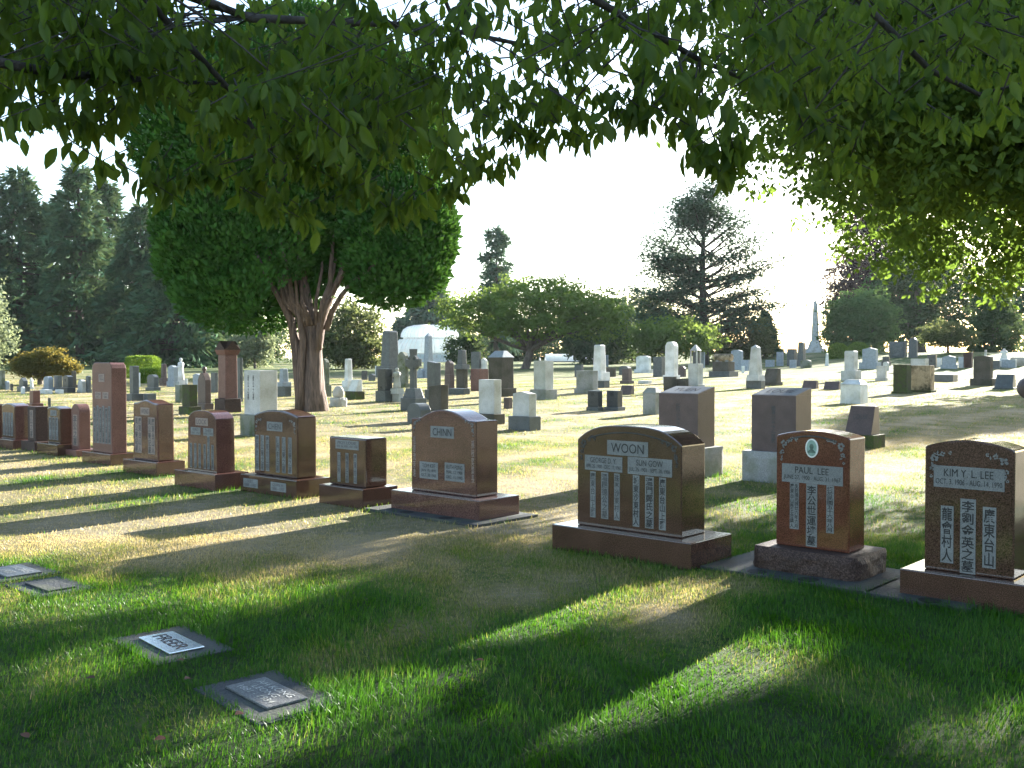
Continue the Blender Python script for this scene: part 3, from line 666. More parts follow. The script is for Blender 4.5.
bs('chamfer', 134.5, 401, 9, 35, m_['slate'], 'dark slate shaft on a stepped base in front of the clipped hedges', base=(1.9, .2), k=.9)
bs('flat', 150, 401, 12, 7, m_['slate'], 'low dark ledger stone beside the slate shaft', k=1.2)
bs('flat', 139.5, 387, 2, 14, m_['white'], 'thin white post right of the slate shaft', name='grave_post', cat='post')
bs('soft', 153, 391, 11, 16, m_['slate'], 'dark square headstone under the lower clipped hedge', base=(1.2, .2), k=.35)
bs('column', 164, 386, 6, 22, m_['mauve'], 'mauve column monument with a wide cap right of the hedges', base=(1.3, .15))
bs('shoulder', 173, 387, 10, 21, m_['blue'], 'pale blue double headstone left of the white statue', base=(1.15, .25))
bs('statue', 181, 385, 8, 27, m_['white'], 'white marble statue of a robed figure on the left lawn', cat='statue')
bs('flat', 186.5, 385, 3, 6, m_['white'], 'tiny white marker just right of the white statue')
bs('flat', 35, 412, 10, 21, m_['redside'], 'pink stone block standing behind the far left row', base=(1.5, .4), k=.8)
bs('flat', 49.5, 412, 3, 14, m_['slate'], 'thin grey post behind the far left row', name='grave_post', cat='post', k=.9)
bs('flat', 2, 390, 6, 19, m_['green'], 'tall grey green headstone at the far left edge', base=(1.3, .25))
bs('soft', 7, 390, 5, 9, m_['blue'], 'small grey headstone beside the far left edge')
bs('flat', 11.5, 391, 3, 7, m_['dark'], 'tiny dark marker left of the stepped grey stone')
bs('gable', 23.5, 392, 8, 14, m_['slate'], 'stepped grey headstone left of the umbrella shaped shrub', base=(1.3, .35), rise=.3)
bs('round', 23, 394, 4, 7, m_['white'], 'small white round topped marker before the stepped grey headstone')
bs('statue', 31.5, 389, 4, 11, m_['white'], 'small white figure left of the umbrella shaped shrub trunk', cat='statue')
bs('soft', 48.5, 391, 9, 14, m_['blue'], 'light topped grey headstone right of the shrub trunk', base=(1.2, .2))
bs('flat', 46, 394, 12, 4, m_['white'], 'low white kerb below the light topped grey headstone', k=.5, name='grave_kerb', cat='kerb')
bs('flat', 58, 391, 8, 15, m_['slate'], 'tall plain grey headstone beneath the umbrella shaped shrub', base=(1.2, .2))
bs('flat', 59.5, 394, 8, 4, m_['white'], 'low white kerb below the tall plain grey headstone', k=.5, name='grave_kerb', cat='kerb')
bs('arc', 68, 393, 10, 17, m_['dark'], 'broad dark headstone under the right side of the shrub', base=(1.25, .3))
bs('column', 74, 388, 5, 17, m_['sand'], 'tan pillar behind the broad dark headstone')
bs('round', 82, 393, 8, 13, m_['pale'], 'pale round topped headstone right of the broad dark one', base=(1.15, .2))
bs('gable', 88.5, 393, 5, 17, m_['slate'], 'narrow grey gabled headstone left of the tall slender red one', base=(1.2, .2))
bs('column', 284, 397, 10, 28, m_['blue'], 'grey shaft monument on a dark base left of the big trunk', base=(1.3, .36), bm=m_['slate'])
# ---- right of the trunk
bs('gothic', 325, 397, 9, 38, m_['green'], 'tall grey pointed headstone half hidden by the big trunk', base=(1.3, .3), rise=.4)
bs('column', 348.5, 392, 9, 33, m_['white'], 'tall white shaft right of the big trunk', base=(1.15, .12))
def pillow(px, py):
    p = gp(px, py); sc = p.y / F; q = place(px, py, 14 * sc, 8 * sc); r = empty('boulder_headstone', q, TH); tag(r, 'round pale rough headstone on a rough block, at the foot of the big trunk', 'gravestone', BG_GROUP)
    rough_box(MB(), 15 * sc, 9 * sc, -.05, 9 * sc, .05, 3, 8).build('base', 'pale', r, .03)
    MB().lathe([(.02, 9 * sc), (6.6 * sc, 9.3 * sc), (7.6 * sc, 12.5 * sc), (6.6 * sc, 17 * sc), (3.6 * sc, 20 * sc), (.02, 20.6 * sc)], 16, 1, .6).build('boulder', 'pale', r, 0, True)
pillow(338.5, 407)
bs('slant', 355, 400, 15, 20, m_['white'], 'white wedge headstone with a dark mark on a dark rough base', base=(1.25, .42), bm=m_['moss'], k=.7)
bs('flat', 364.5, 380, 6, 9, m_['dark'], 'small dark far headstone left of the grey pedestal monument')
bs('soft', 372, 381, 7, 7, m_['slate'], 'low grey far headstone left of the grey pedestal monument', k=.5)
bs('flat', 376, 375, 2, 9, m_['white'], 'thin white far post left of the grey pedestal monument', name='grave_post', cat='post')
bs('column', 390, 383, 20, 52, m_['slate'], 'tall grey pedestal monument left of the glasshouse', base=(1.1, .1))
bs('flat', 385, 402, 15, 33, m_['dark'], 'dark square monument in front of the grey pedestal monument', base=(1.25, .33), k=.8, bm=m_['slate'])
bs('statue', 397, 402, 11, 34, m_['pale'], 'pale carved ornate headstone between the dark monument and the stone cross', cat='gravestone', name='carved_headstone', base=(1.1, .22))
bs('gothic', 403, 388, 11, 36, m_['green'], 'tall grey gothic headstone behind the stone cross', base=(1.2, .12), rise=.35)
bs('cross', 413.5, 411, 20, 62, m_['slate'], 'large weathered stone cross on a stepped base', base=(1.25, .2), k=.6)
bs('round', 421, 378, 8, 9, m_['blue'], 'small far round headstone just right of the stone cross')
bs('obelisk', 428.5, 378, 10, 45, m_['blue'], 'slim pale obelisk in front of the glasshouse')
bs('slope', 434, 400, 14, 37, m_['slate'], 'grey headstone with a slanting top right of the stone cross', base=(1.3, .27), k=.7, rise=-.12)
bs('soft', 419, 424, 24, 20, m_['slate'], 'low grey barrel topped headstone behind the orange brown one', k=.55, rise=.2, th=R(-50))
bs('slope', 438.5, 421, 20, 36, m_['sand'], 'dark brown tilted block headstone behind the orange brown one', k=.55, rise=.1)
bs('round', 449.5, 391, 9, 30, m_['mauve'], 'brown headstone with a domed pale top', base=(1.1, .55), k=.7, top=m_['pale'])
bs('column', 462, 389, 11, 39, m_['slate'], 'narrow grey shaft monument with a square pedestal, right of the domed stone', base=(1.05, .5), bm=m_['sand'])
bs('flat', 459, 395, 22, 6, m_['slate'], 'low grey kerb stone below the narrow shaft monument', k=.4, name='grave_kerb', cat='kerb')
bs('flat', 476, 380, 10, 28, m_['slate'], 'blue grey tall tablet left of the hip roofed monument', base=(1.2, .15), k=.3)
bs('gable', 484, 380, 7, 22, m_['white'], 'small white pointed headstone beside the hip roofed monument', rise=.35)
bs('flat', 479.5, 391, 18, 22, m_['redside'], 'pinkish red block headstone left of the hip roofed monument', k=1.0)
bs('hip', 501, 397, 26, 46, m_['sand'], 'massive brown monument with a grey hipped roof', base=(1.2, .18), k=.9, top=m_['blue'], name='tomb_monument')
bs('flat', 508, 409, 9, 11, m_['mauve'], 'small square brown marker below the hip roofed monument', k=.8)
bs('flat', 490, 425, 23, 45, m_['pale'], 'clean pale upright headstone on a brown base right of the orange brown one', base=(1.25, .23), bm=m_['sand'], k=.5)
bs('gable', 524.5, 431, 24, 39, m_['pale'], 'pale low headstone with a gabled carved panel on a dark base', base=(1.3, .36), bm=m_['slate'], k=.5, rise=.1)
def ornaments(r, W, T, z0, h):
    for x in (-.32, .12):
        MB().lathe([(W * .05, z0 + h), (W * .07, z0 + h + W * .06), (W * .03, z0 + h + W * .12), (W * .045, z0 + h + W * .17), (W * .01, z0 + h + W * .22)], 10, 1, 1, (x * W, 0)).build('ornament', 'white', r, 0, True)
bs('flat', 543.5, 400, 20, 39, m_['pale'], 'big pale square monument with two white ornaments on its top', base=(1.35, .26), bm=m_['grey'], k=.8, extra=ornaments)
bs('flat', 579, 377, 9, 12, m_['slate'], 'small dark far headstone behind the wide grey slab')
bs('flat', 587, 394, 22, 23, m_['grey'], 'wide grey slab headstone in the middle of the lawn', base=(1.15, .18), k=.4)
bs('flat', 595, 411, 15, 20, m_['dark'], 'left one of two small dark cube headstones', base=(1.15, .18), k=.6, bm=m_['slate'])
bs('flat', 614.5, 411, 16, 20, m_['dark'], 'right one of two small dark cube headstones', base=(1.3, .18), k=.6, bm=m_['slate'])
bs('column', 599.5, 388, 16, 43, m_['white'], 'white tapered shaft monument behind the wide grey slab', base=(1.2, .16), bm=m_['slate'])
bs('flat', 610, 377, 12, 9, m_['sand'], 'low brown far headstone right of the white tapered shaft')
bs('flat', 606.5, 367, 4, 12, m_['blue'], 'thin far grey tablet right of the white tapered shaft')
bs('soft', 625, 375, 12, 9, m_['slate'], 'low curved far headstone between the white shaft and the white tablet', k=.5)
bs('flat', 627, 384, 10, 15, m_['mauve'], 'brown square post headstone on a small base', base=(1.4, .2), k=.8)
bs('soft', 643.5, 373, 15, 17, m_['white'], 'far white square tablet with rounded corners', base=(1.2, .2), k=.3, rise=.05)
bs('flat', 659, 377, 12, 20, m_['slate'], 'dark far headstone left of the tall round topped white shaft', k=.6)
bs('slant', 626.5, 395, 16, 9, m_['mauve'], 'low slanted brown marker right of the two dark cubes', k=.6)
bs('flat', 645, 384, 14, 3, m_['white'], 'flat white ledger stone on the grass', k=.6, name='ledger_stone')
bs('soft', 671.5, 384, 13, 42, m_['white'], 'tall white shaft with a rounded top', base=(1.3, .2), k=.7, rise=.35)
bs('hip', 652, 415, 19, 27, m_['grey'], 'grey headstone with a low pitched top left of the half hidden lectern stone', k=.7)
bs('rock', 670, 392, 13, 15, m_['sand'], 'left half of a rough dark double stone with flowers', k=.7)
bs('rock', 682, 392, 13, 13, m_['sand'], 'right half of a rough dark double stone with flowers', k=.7)
def shrine(r, W, T, z0, h):
    mb = MB()
    zt = z0 + h + .002
    for x in (-.3, .3):
        for y in (-.3, .3): mb.box(x * W - W * .05, x * W + W * .05, y * W - W * .05, y * W + W * .05, zt, zt + h * .62)
    mb.build('shrine_posts', 'pale', r); MB().cf(W * .78, W * .78, zt + h * .62 + .001, W * .1, W * .1, zt + h * .9).build('shrine_roof', 'pale', r)
    MB().cf(W * .4, W * .4, zt, W * .4, W * .4, zt + h * .55).build('shrine_core', 'slate', r)
bs('flat', 695.5, 392, 15, 28, m_['pale'], 'pale pedestal carrying a small open shrine', base=(1.25, .25), k=.9, extra=shrine, name='shrine_monument')
bs('round', 682, 377, 8, 11, m_['mauve'], 'small round brown headstone left of the shrine pedestal')
bs('flat', 702.5, 368, 5, 16, m_['blue'], 'far blue grey tablet right behind the shrine pedestal')
def logtop(r, W, T, z0, h):
    mb = MB().lathe([(W * .2, -W * .52), (W * .21, -W * .5), (W * .21, W * .5), (W * .2, W * .52)], 14); mb.v = [(z, x, y + z0 + h + W * .24) for x, y, z in mb.v]
    mb.build('log', 'orange', r, 0, False)
    b2 = MB()
    for x in (-.3, .3): b2.box(W * x - W * .08, W * x + W * .08, -T * .3, T * .3, z0 + h, z0 + h + W * .1)
    b2.build('log_rest', 'grey', r)
bs('flat', 723.5, 377, 22, 15, m_['sand'], 'brown tomb with a stone log lying across the top', base=(1.3, .35), k=.7, extra=logtop, bm=m_['slate'], name='tomb_monument')
bs('arc', 737, 370, 12, 20, m_['blue'], 'far blue grey headstone behind the log topped tomb', base=(1.2, .3))
bs('slant', 745, 371, 10, 11, m_['blue'], 'far low blue headstone left of the small obelisk', k=.7)
bs('flat', 743, 373, 3, 7, m_['white'], 'tiny white post left of the small obelisk', name='grave_post', cat='post')
bs('obelisk', 755.5, 389, 15, 44, m_['pale'], 'small pale obelisk with a stepped shaft on a dark base', base=(1.2, .18), bm=m_['slate'])
bs('slant', 772, 386, 18, 17, m_['sand'], 'dark brown block headstone right of the small obelisk', base=(1.15, .2), k=.8)
bs('flat', 780, 366, 7, 14, m_['blue'], 'far grey tablet left of the tall round pillar cluster')
bs('flat', 770, 367, 9, 7, m_['blue'], 'low far blue stone behind the dark brown block headstone')
bs('flat', 792, 366, 10, 17, m_['slate'], 'far square grey block beside the round capped pillar', k=.8)
bs('column', 801.5, 366, 11, 24, m_['slate'], 'far dark pillar with a rounded cap below the tall obelisk')
bs('flat', 793, 368, 7, 8, m_['blue'], 'small far blue stone in front of the square grey block')
bs('arc', 806, 368, 11, 8, m_['green'], 'low far green grey stone below the tall obelisk')
bs('obelisk', 827, 366, 4, 13, m_['white'], 'small white far post left of the round clipped bushes', name='grave_post', cat='post')
bs('slant', 810, 389, 17, 8, m_['mauve'], 'low purple wedge marker right of the tall lectern stone', k=.5)
bs('slant', 832, 390, 18, 8, m_['mauve'], 'low purple wedge marker left of the white box stone', k=.5)
bs('chamfer', 851, 381, 13, 30, m_['pale'], 'pale square truncated shaft behind the white box stone', base=(1.5, .34), k=.9)
bs('hip', 854, 404, 27, 24, m_['white'], 'weathered white box headstone with a thick lid', k=.9, top=m_['white'])
bs('gable', 870, 369, 15, 21, m_['blue'], 'far grey gabled headstone right of the clipped bushes', base=(1.35, .3))
bs('flat', 886, 366, 7, 9, m_['dark'], 'far dark stacked stone right of the gabled headstone', base=(1.3, .5))
bs('flat', 881.5, 381, 10, 15, m_['pale'], 'pale headstone left of the mossy block', base=(1.2, .2), k=.5)
bs('soft', 886, 371, 6, 9, m_['pale'], 'small pale stone behind the pale headstone left of the mossy block')
bs('slant', 899.5, 373, 11, 7, m_['white'], 'small white wedge stone behind the mossy block')
bs('flat', 902, 394, 17, 29, m_['moss'], 'dark mossy square block headstone on the sunny lawn', base=(1.2, .08), k=.9)
bs('flat', 922, 393, 23, 27, m_['orange'], 'orange stained square headstone beside the mossy block', base=(1.15, .08), k=.6, bm=m_['moss'])
bs('flat', 919.5, 383, 17, 24, m_['pale'], 'pale flat topped stone behind the orange stained headstone', k=.7)
bs('rock', 898, 358, 17, 16, m_['slate'], 'far broad grey tomb under the dark trees on the right', k=.6)
bs('round', 913, 358, 9, 20, m_['slate'], 'far tall rounded grey stone under the dark trees on the right')
bs('flat', 932, 368, 9, 13, m_['dark'], 'far dark square headstone left of the small umbrella tree')
bs('flat', 939, 367, 5, 9, m_['white'], 'far white headstone beside the small umbrella tree')
bs('gable', 949, 369, 13, 13, m_['blue'], 'far blue grey headstone under the small umbrella tree', base=(1.2, .3))
bs('flat', 961, 368, 5, 11, m_['blue'], 'far narrow grey headstone left of the dark red one')
bs('flat', 968, 368, 9, 15, m_['redrough'], 'far dark red square headstone left of the ivy clad tree', k=.6)
bs('arc', 983, 386, 18, 30, m_['sand'], 'brown grey headstone with a gently curved top on the right lawn', base=(1.3, .24), k=.5, rise=.06)
bs('column', 985.5, 371, 4, 21, m_['pale'], 'thin pale post behind the brown grey headstone on the right lawn', name='grave_post', cat='post')
bs('statue', 1004, 367, 8, 18, m_['white'], 'small white statue before the ivy clad tree', cat='statue', base=(1.6, .3))
bs('flat', 1009, 368, 14, 8, m_['blue'], 'low grey far stone right of the small white statue', k=.5)
bs('flat', 995, 369, 10, 8, m_['slate'], 'low dark far stone left of the small white statue', k=.5)
bs('flat', 946, 382, 22, 7, m_['slate'], 'low flat table tomb right of the orange stained headstone', k=.8, name='table_tomb', top=None)
bs('slant', 1005, 390, 20, 15, m_['slate'], 'dark grey slant headstone on the right lawn', base=(1.15, .12), k=.7)
bs('ball', 1029, 402, 10, 25, m_['mauve'], 'round ball stone on a pedestal cut by the right edge', k=1)
bs('slant', 862, 449, 34, 42, m_['mauve'], 'purple brown slant headstone on a rough dark base behind the portrait stone', base=(1.3, .32), k=.8, bm=m_['moss'], extra=lambda r, W, T, z0, h: [lettering('LOUIE', 0, 0, W * .55, .16, 0, r, 'softink', plane='t', tilt=lambda x, v: (x, -T / 2 + (v + .62) * T * .55 - .003, z0 + (v + .62) * h + .003), name='carved_letters')])
bs('flat', 1018, 366, 14, 8, m_['grey'], 'low stone wall piece at the far right edge', k=.4, name='stone_wall', cat='wall')

# tall obelisk on the skyline
def tall_obelisk():
    p = at(815, 362, 150); z = g(p.x, p.y); sc = .15; r = empty('obelisk', (p.x, p.y, z), R(-30)); tag(r, 'very tall grey obelisk standing on the skyline against the white sky', 'monument')
    h0 = (EYE + (362 - 350) * sc) - z
    MB().cf(3.0, 3.0, -.3, 2.6, 2.6, max(.6, h0 * .45)).build('base', 'pale', r, .05)
    b = max(.6, h0 * .45) + .001
    MB().cf(1.9, 1.9, b, 1.2, 1.2, b + 1.2).build('plinth', 'pale', r, .05)
    top = EYE + (362 - 299) * sc - z
    MB().cf(1.0, 1.0, b + 1.2, .55, .55, top - .9).build('shaft', 'pale', r, .02)
    MB().cf(.55, .55, top - .899, .02, .02, top).build('point', 'pale', r)
tall_obelisk()

# flat markers lying in the grass
def flat_marker(px, py, W, T, th, label, plaque, pm, words, ink='ink', off=(0, 0)):
    p = gp(px, py); r = empty('flat_grave_marker', (p.x, p.y, 0), th); tag(r, label, 'grave marker', 'flat markers lying in the lawn')
    MB().box(-W / 2, W / 2, -T / 2, T / 2, -.05, .007).build('slab', 'slab', r, .006); FOOT.append((p.x, p.y, W / 2 - .04, T / 2 - .04, th))
    pw, pt = plaque; ox, oy = off
    q = MB().box(ox - pw / 2, ox + pw / 2, oy - pt / 2, oy + pt / 2, .0075, .02).build('plaque', pm, r, .004)
    if words: lettering(words, ox, oy, pw * .8, pt * (.68 if '\n' in words else .4), 0, q, ink, plane='t', tilt=lambda x, v: (x, v, .022))
flat_marker(268, 703, .70, .46, R(-48), 'flat grey marker with a dark bronze plaque, nearest to the camera', (.43, .22), 'bronze', 'AH KONG\nLEONG\n1881 - 1934', 'pale', (-.02, .0))
flat_marker(171, 648, .70, .46, R(-48), 'flat grey marker with a shiny white plaque, second nearest to the camera', (.44, .21), 'silver', 'FREER', 'ink', (-.0, .0))
flat_marker(14, 573, .62, .5, R(-42), 'flat grey marker lying in sunlit grass at the left edge', (.42, .26), 'bronze', 'WONG\n1902', 'pale')
flat_marker(50, 589, .62, .42, R(-42), 'plain flat marker half grown over beside the one at the left edge', (.4, .2), 'slab', None)

# ---------------------------------------------------------------- trees
def sphere_pts(n): return rdir(n)
def tree_root(name, loc, label, cat='tree', group=None): return tag(empty(name, loc), label, cat, group)
def bend(p0, p1, k, sag=0.0, n=7, seed=None):
    p0, p1 = Vector(p0), Vector(p1); rg = random.Random(seed if seed is not None else random.random())
    side = Vector((rg.uniform(-1, 1), rg.uniform(-1, 1), rg.uniform(-.3, .6))) * k * (p1 - p0).length
    return [p0.lerp(p1, t) + side * (math.sin(math.pi * t)) + Vector((0, 0, -sag * t * t)) for t in [i / (n - 1) for i in range(n)]]
def crown_clumps(ell, nclump, rc, shell=.55, bottom_bias=0):
    vol = np.array([e[3] * e[4] * e[5] for e in ell]) ** .75; pr = vol / vol.sum()
    idx = RNG.choice(len(ell), nclump, p=pr); E = np.array(ell)[idx]
    d = rdir(nclump); rr = (shell + (1 - shell) * RNG.random(nclump) ** .6)[:, None]
    return E[:, :3] + d * rr * E[:, 3:6] * (1 + .14 * RNG.normal(size=(nclump, 1))), d
def crown_leaves(name, ell, nclump, per, rc, L, m, parent, shell=.55, droop=.5, flat=.6, aspect=.55, shape='diamond', upright=0.0, keep=None, rv=.5):
    cc, dd = crown_clumps(ell, nclump, rc, shell)
    if keep is not None:
        k = keep(cc); cc = cc[k]
    nclump = len(cc); tone = RNG.random(nclump)
    n = nclump * per; ci = np.repeat(np.arange(nclump), per)
    rcv = (rc * (.6 + .8 * RNG.random(nclump)))[ci][:, None]
    off = RNG.normal(size=(n, 3)) * np.array([.55, .55, .55 * flat]) * rcv
    P = cc[ci] + off
    D = rdir(n) * np.array([1, 1, .5]) + np.array([0, 0, -droop + upright * 2]); N = rdir(n) + np.array([0, 0, .8])
    Ls = L * (.65 + .7 * RNG.random(n))
    return leaves(name, P, D, N, Ls, Ls * aspect, np.clip(rv * tone[ci] + (1 - rv) * RNG.random(n), 0, 1), m, parent, shape), cc
def broadleaf(name, label, base, ell, nclump, per, rc, L, m, trunk_r=.3, fork=.3, nlimb=6, bm='bark', cat='tree', group=None, shell=.5, lean=(0, 0), **kw):
    r = tree_root(name, base, label, cat, group)
    E = [tuple(e) for e in ell]           # local coordinates
    o, cc = crown_leaves('crown', E, nclump, per, rc, L, m, r, shell, **kw)
    zt = max(e[2] + e[5] for e in E); zb = fork * zt
    mb = MB(); c0 = Vector((lean[0], lean[1], zb))
    mb.tube(bend((0, 0, -.3), c0, .03, n=6), [trunk_r * (1.35 if i == 0 else 1 - .05 * i) for i in range(6)], 10, .06, 5)
    pick = cc[RNG.choice(len(cc), min(nlimb, len(cc)), replace=False)]
    for p in pick: mb.tube(bend(c0 - Vector((0, 0, zb * .1)), p, .12, n=7), [trunk_r * .55 * (1 - .13 * i) for i in range(7)], 7)
    mb.build('trunk', bm, r, 0, True); return r
def conifer(label, px, py, topy, rad_px, y=None, m='pine_leaf', name='conifer_tree', dens=1.0, bare=.12, group=None, power=.8, droop=.25, seed=0, leafl=.75, irregular=.35):
    p = at(px, 362, y); z = g(p.x, y); sc = y / F; H = EYE + (362 - topy) * sc - z; Rm = rad_px * sc
    rg = np.random.default_rng(seed + int(px) + 500); r = tree_root(name, (p.x, y, z), label, 'tree', group)
    mb = MB(); mb.tube([(0, 0, -.3), (0, 0, H * .3), (.1, 0, H * .65), (0, 0, H * .98)], [H * .022, H * .017, H * .01, .03], 9, .05)
    PP, DD, LL, TT = [], [], [], []
    nb = int(170 * dens)
    for i in range(nb):
        t = bare + (1 - bare) * rg.random() ** .9; zz = t * H; a = rg.uniform(0, 6.283)
        ln = Rm * ((1 - t) ** power * 1.05 + .05) * (1 - irregular * rg.random() + .18 * math.sin(zz * 1.7 + 2.3 * a))
        n = max(4, int(16 * ln / max(Rm, .1)) + 5); s = np.sqrt(rg.random(n) * .97 + .03)
        ca, sa = math.cos(a), math.sin(a)
        dr = droop + .15 * rg.random()
        base = np.stack([ca * ln * s, sa * ln * s, zz + ln * (.25 * s - dr * s * s * 1.6)], 1)
        spread = (.28 + .25 * s)[:, None] * np.array([1, 1, .35]) * max(.4, ln * .22)
        q = base + rg.normal(size=(n, 3)) * spread * .6
        PP.append(q); DD.append(np.array([ca, sa, -.25]) + rg.normal(size=(n, 3)) * .55); LL.append(leafl * (.6 + .7 * rg.random(n))); TT.append(np.full(n, rg.random()) * .6 + .4 * rg.random(n))
        if ln > Rm * .35 and i % 2 == 0:
            mb.tube([(0, 0, zz), (ca * ln * .5, sa * ln * .5, zz + ln * (.125 - dr * .4)), (ca * ln * .85, sa * ln * .85, zz + ln * (.21 - dr * 1.15))], [.07 + ln * .012, .05, .02], 5)
    mb.build('trunk', 'bark_dark', r, 0, True)
    P = np.concatenate(PP); D = np.concatenate(DD); Ls = np.concatenate(LL); T = np.concatenate(TT)
    # several sprays per spot
    k = 3; P = np.repeat(P, k, 0) + RNG.normal(size=(len(P) * k, 3)) * .16 * leafl; D = np.repeat(D, k, 0) + RNG.normal(size=(len(D) * k, 3)) * .5; Ls = np.repeat(Ls, k); T = np.clip(np.repeat(T, k) + RNG.normal(size=len(T) * k) * .1, 0, 1)
    leaves('crown', P, D, RNG.normal(size=P.shape) * .6 + np.array([0, 0, 1]), Ls, Ls * .32, T, m, r)
    return r

# --- the big clipped cypress in the middle left
def big_cypress():
    p = gp(307, 411); r = tree_root('cypress_tree', (p.x, p.y, g(p.x, p.y)), 'big dark green cypress with a rounded cloud like crown over a fluted multi stemmed trunk')
    y = p.y; sc = y / F
    def w(px, py, dy=0): q = at(px, py, y + dy); return (q.x - p.x, dy, q.z - r.location.z)
    E = []
    for px, py, rx, rz, dy in [(243, 232, 84, 84, 0), (252, 296, 74, 36, -.3), (205, 255, 48, 48, .2), (398, 232, 58, 66, .2), (395, 272, 50, 36, -.2), (425, 235, 30, 50, .3), (268, 128, 112, 90, .3), (370, 120, 72, 70, .2), (185, 140, 52, 62, .1), (310, 60, 80, 50, .3), (300, 190, 90, 60, 1.5), (338, 238, 46, 50, 1.1)]:
        c = w(px, py, dy); E.append((c[0], c[1], c[2], rx * sc, max(rx, rz) * sc * .85, rz * sc))
    E = np.array(E); n = 140000
    area = (E[:, 3] * E[:, 5]); idx = RNG.choice(len(E), n, p=area / area.sum()); d = rdir(n); e = E[idx]
    # small clouds on the surface of each lobe
    rough = 1 + .06 * np.sin(d[:, 0] * 13 + idx) * np.sin(d[:, 2] * 15 + idx * 2) + .04 * np.sin(d[:, 1] * 27 + d[:, 2] * 31) + .02 * np.sin(d[:, 0] * 51 + d[:, 2] * 43)
    rr = (rough * (1 - .16 * RNG.random(n) ** 2.2))[:, None]
    P = e[:, :3] + d * rr * e[:, 3:6]
    # drop what lies deep inside another lobe
    inside = np.zeros(n, bool)
    for q in E: inside |= ((((P - q[:3]) / q[3:6]) ** 2).sum(1) < .62)
    cx = (330 - 512) * sc - p.x + 0 * P[:, 0]; zz = EYE + 362 * sc - r.location.z     # the open notch where the stems fan out
    px_ = 512 + (P[:, 0] + p.x) / sc; py_ = (zz - P[:, 2]) / sc
    notch = (P[:, 1] < -.1) & (np.abs(px_ - 333 + (py_ - 260) * .25) < np.interp(py_, [240, 262, 295, 330], [4, 12, 30, 60])) & (py_ > 244)
    inside |= notch
    P, d = P[~inside], d[~inside]; n = len(P)
    ni = 42000; ii = RNG.choice(len(E), ni, p=area / area.sum()); di = rdir(ni); Pi = E[ii][:, :3] + di * (RNG.random((ni, 1)) ** .5 * .85) * E[ii][:, 3:6]
    ki = Pi[:, 1] > .0; P = np.concatenate([P, Pi[ki]]); d = np.concatenate([d, di[ki]]); n = len(P)
    D = d * .75 + np.array([0, 0, .75]) + rdir(n) * .7; N = rdir(n) + d * .8
    L = .18 * (.6 + .8 * RNG.random(n)); L[-int(ki.sum()):] *= 2.4; tone = .45 + .38 * np.sin(P[:, 0] * 3.1 + P[:, 1]) * np.sin(P[:, 2] * 3.7 + P[:, 1]) + .4 * (RNG.random(n) - .5)
    leaves('crown', P, D, N, L, L * .5, np.clip(tone, 0, 1), 'yew_leaf', r)
    mb = MB()
    stems = [[(312, 430, 0), (312, 395, 0), (313, 350, 0), (309, 315, 0), (303, 280, .1), (300, 235, .3), (296, 190, .5)],
             [(309, 430, .1), (300, 395, .0), (296, 350, -.1), (291, 320, -.1), (278, 296, -.2), (266, 276, -.2), (255, 250, -.2)],
             [(300, 415, -.2), (300, 380, -.2), (303, 340, -.25), (299, 318, -.3), (293, 300, -.3), (288, 270, -.2), (280, 240, 0)],
             [(322, 430, 0), (318, 390, .1), (316, 350, .1), (322, 315, .1), (333, 290, 0), (345, 268, 0), (360, 240, .2)],
             [(318, 350, -.2), (320, 325, -.2), (325, 305, -.25), (330, 285, -.2), (331, 262, -.1), (334, 235, 0), (338, 205, .2)],
             [(326, 330, 0), (332, 312, 0), (341, 296, -.05), (352, 283, -.05), (364, 273, 0), (378, 262, .1), (390, 250, .2)]]
    rad = [[.55, .36, .3, .24, .18, .13, .07], [.34, .2, .18, .15, .11, .08, .05], [.2, .15, .13, .1, .09, .07, .04], [.36, .24, .2, .17, .13, .09, .05], [.13, .12, .1, .09, .07, .05, .04], [.12, .1, .09, .08, .06, .05, .03]]
    for st, ra in zip(stems, rad):
        pts = [w(*q) for q in st]; mb.tube(pts, [v * .84 for v in ra], 22, .09, 5, st[0][0])
    for i in range(14):
        a = random.uniform(0, 1); x0 = 285 + 60 * a; mb.tube([w(305 + 20 * a, 325, -.2), w(x0 - 4, 302, -.35), w(x0 - 14 + 28 * a, 280 - random.random() * 14, -.4 + random.random() * .5), w(x0 - 26 + 50 * a, 255 - random.random() * 15, random.random() * .6)], [.07, .06, .045, .02], 7)
    mb.build('trunk', 'bark_yew', r, 0, True)
big_cypress()

# --- left group of conifers
cg = 'tall conifers behind the left lawn'
for px, top, rad, y, lab, k in [(-38, 196, 60, 112, 'dark conifer cut by the left edge of the photo', 1), (20, 172, 62, 118, 'tall dark conifer, first from the left with its whole top in view', 1), (80, 166, 46, 112, 'tallest slender conifer of the left group', 1), (108, 182, 42, 124, 'conifer with a light top right of the tallest slender one', 1), (142, 208, 48, 110, 'lower broad conifer just left of the big cypress crown', 1),
                               (52, 205, 48, 134, 'shaded conifer between the first and the tallest slender one', 1), (182, 222, 60, 104, 'dense dark conifer behind the big cypress crown on its left side', 1), (226, 238, 50, 112, 'dense dark conifer directly behind the big cypress trunk', 1), (0, 240, 50, 128, 'low dark conifer behind the silvery shrub', 1)]:
    conifer(lab, px, 0, top, rad * 1.08, y, 'pine_leaf', dens=1.6, bare=.02, group=cg, power=.62, leafl=1.0, droop=.28)
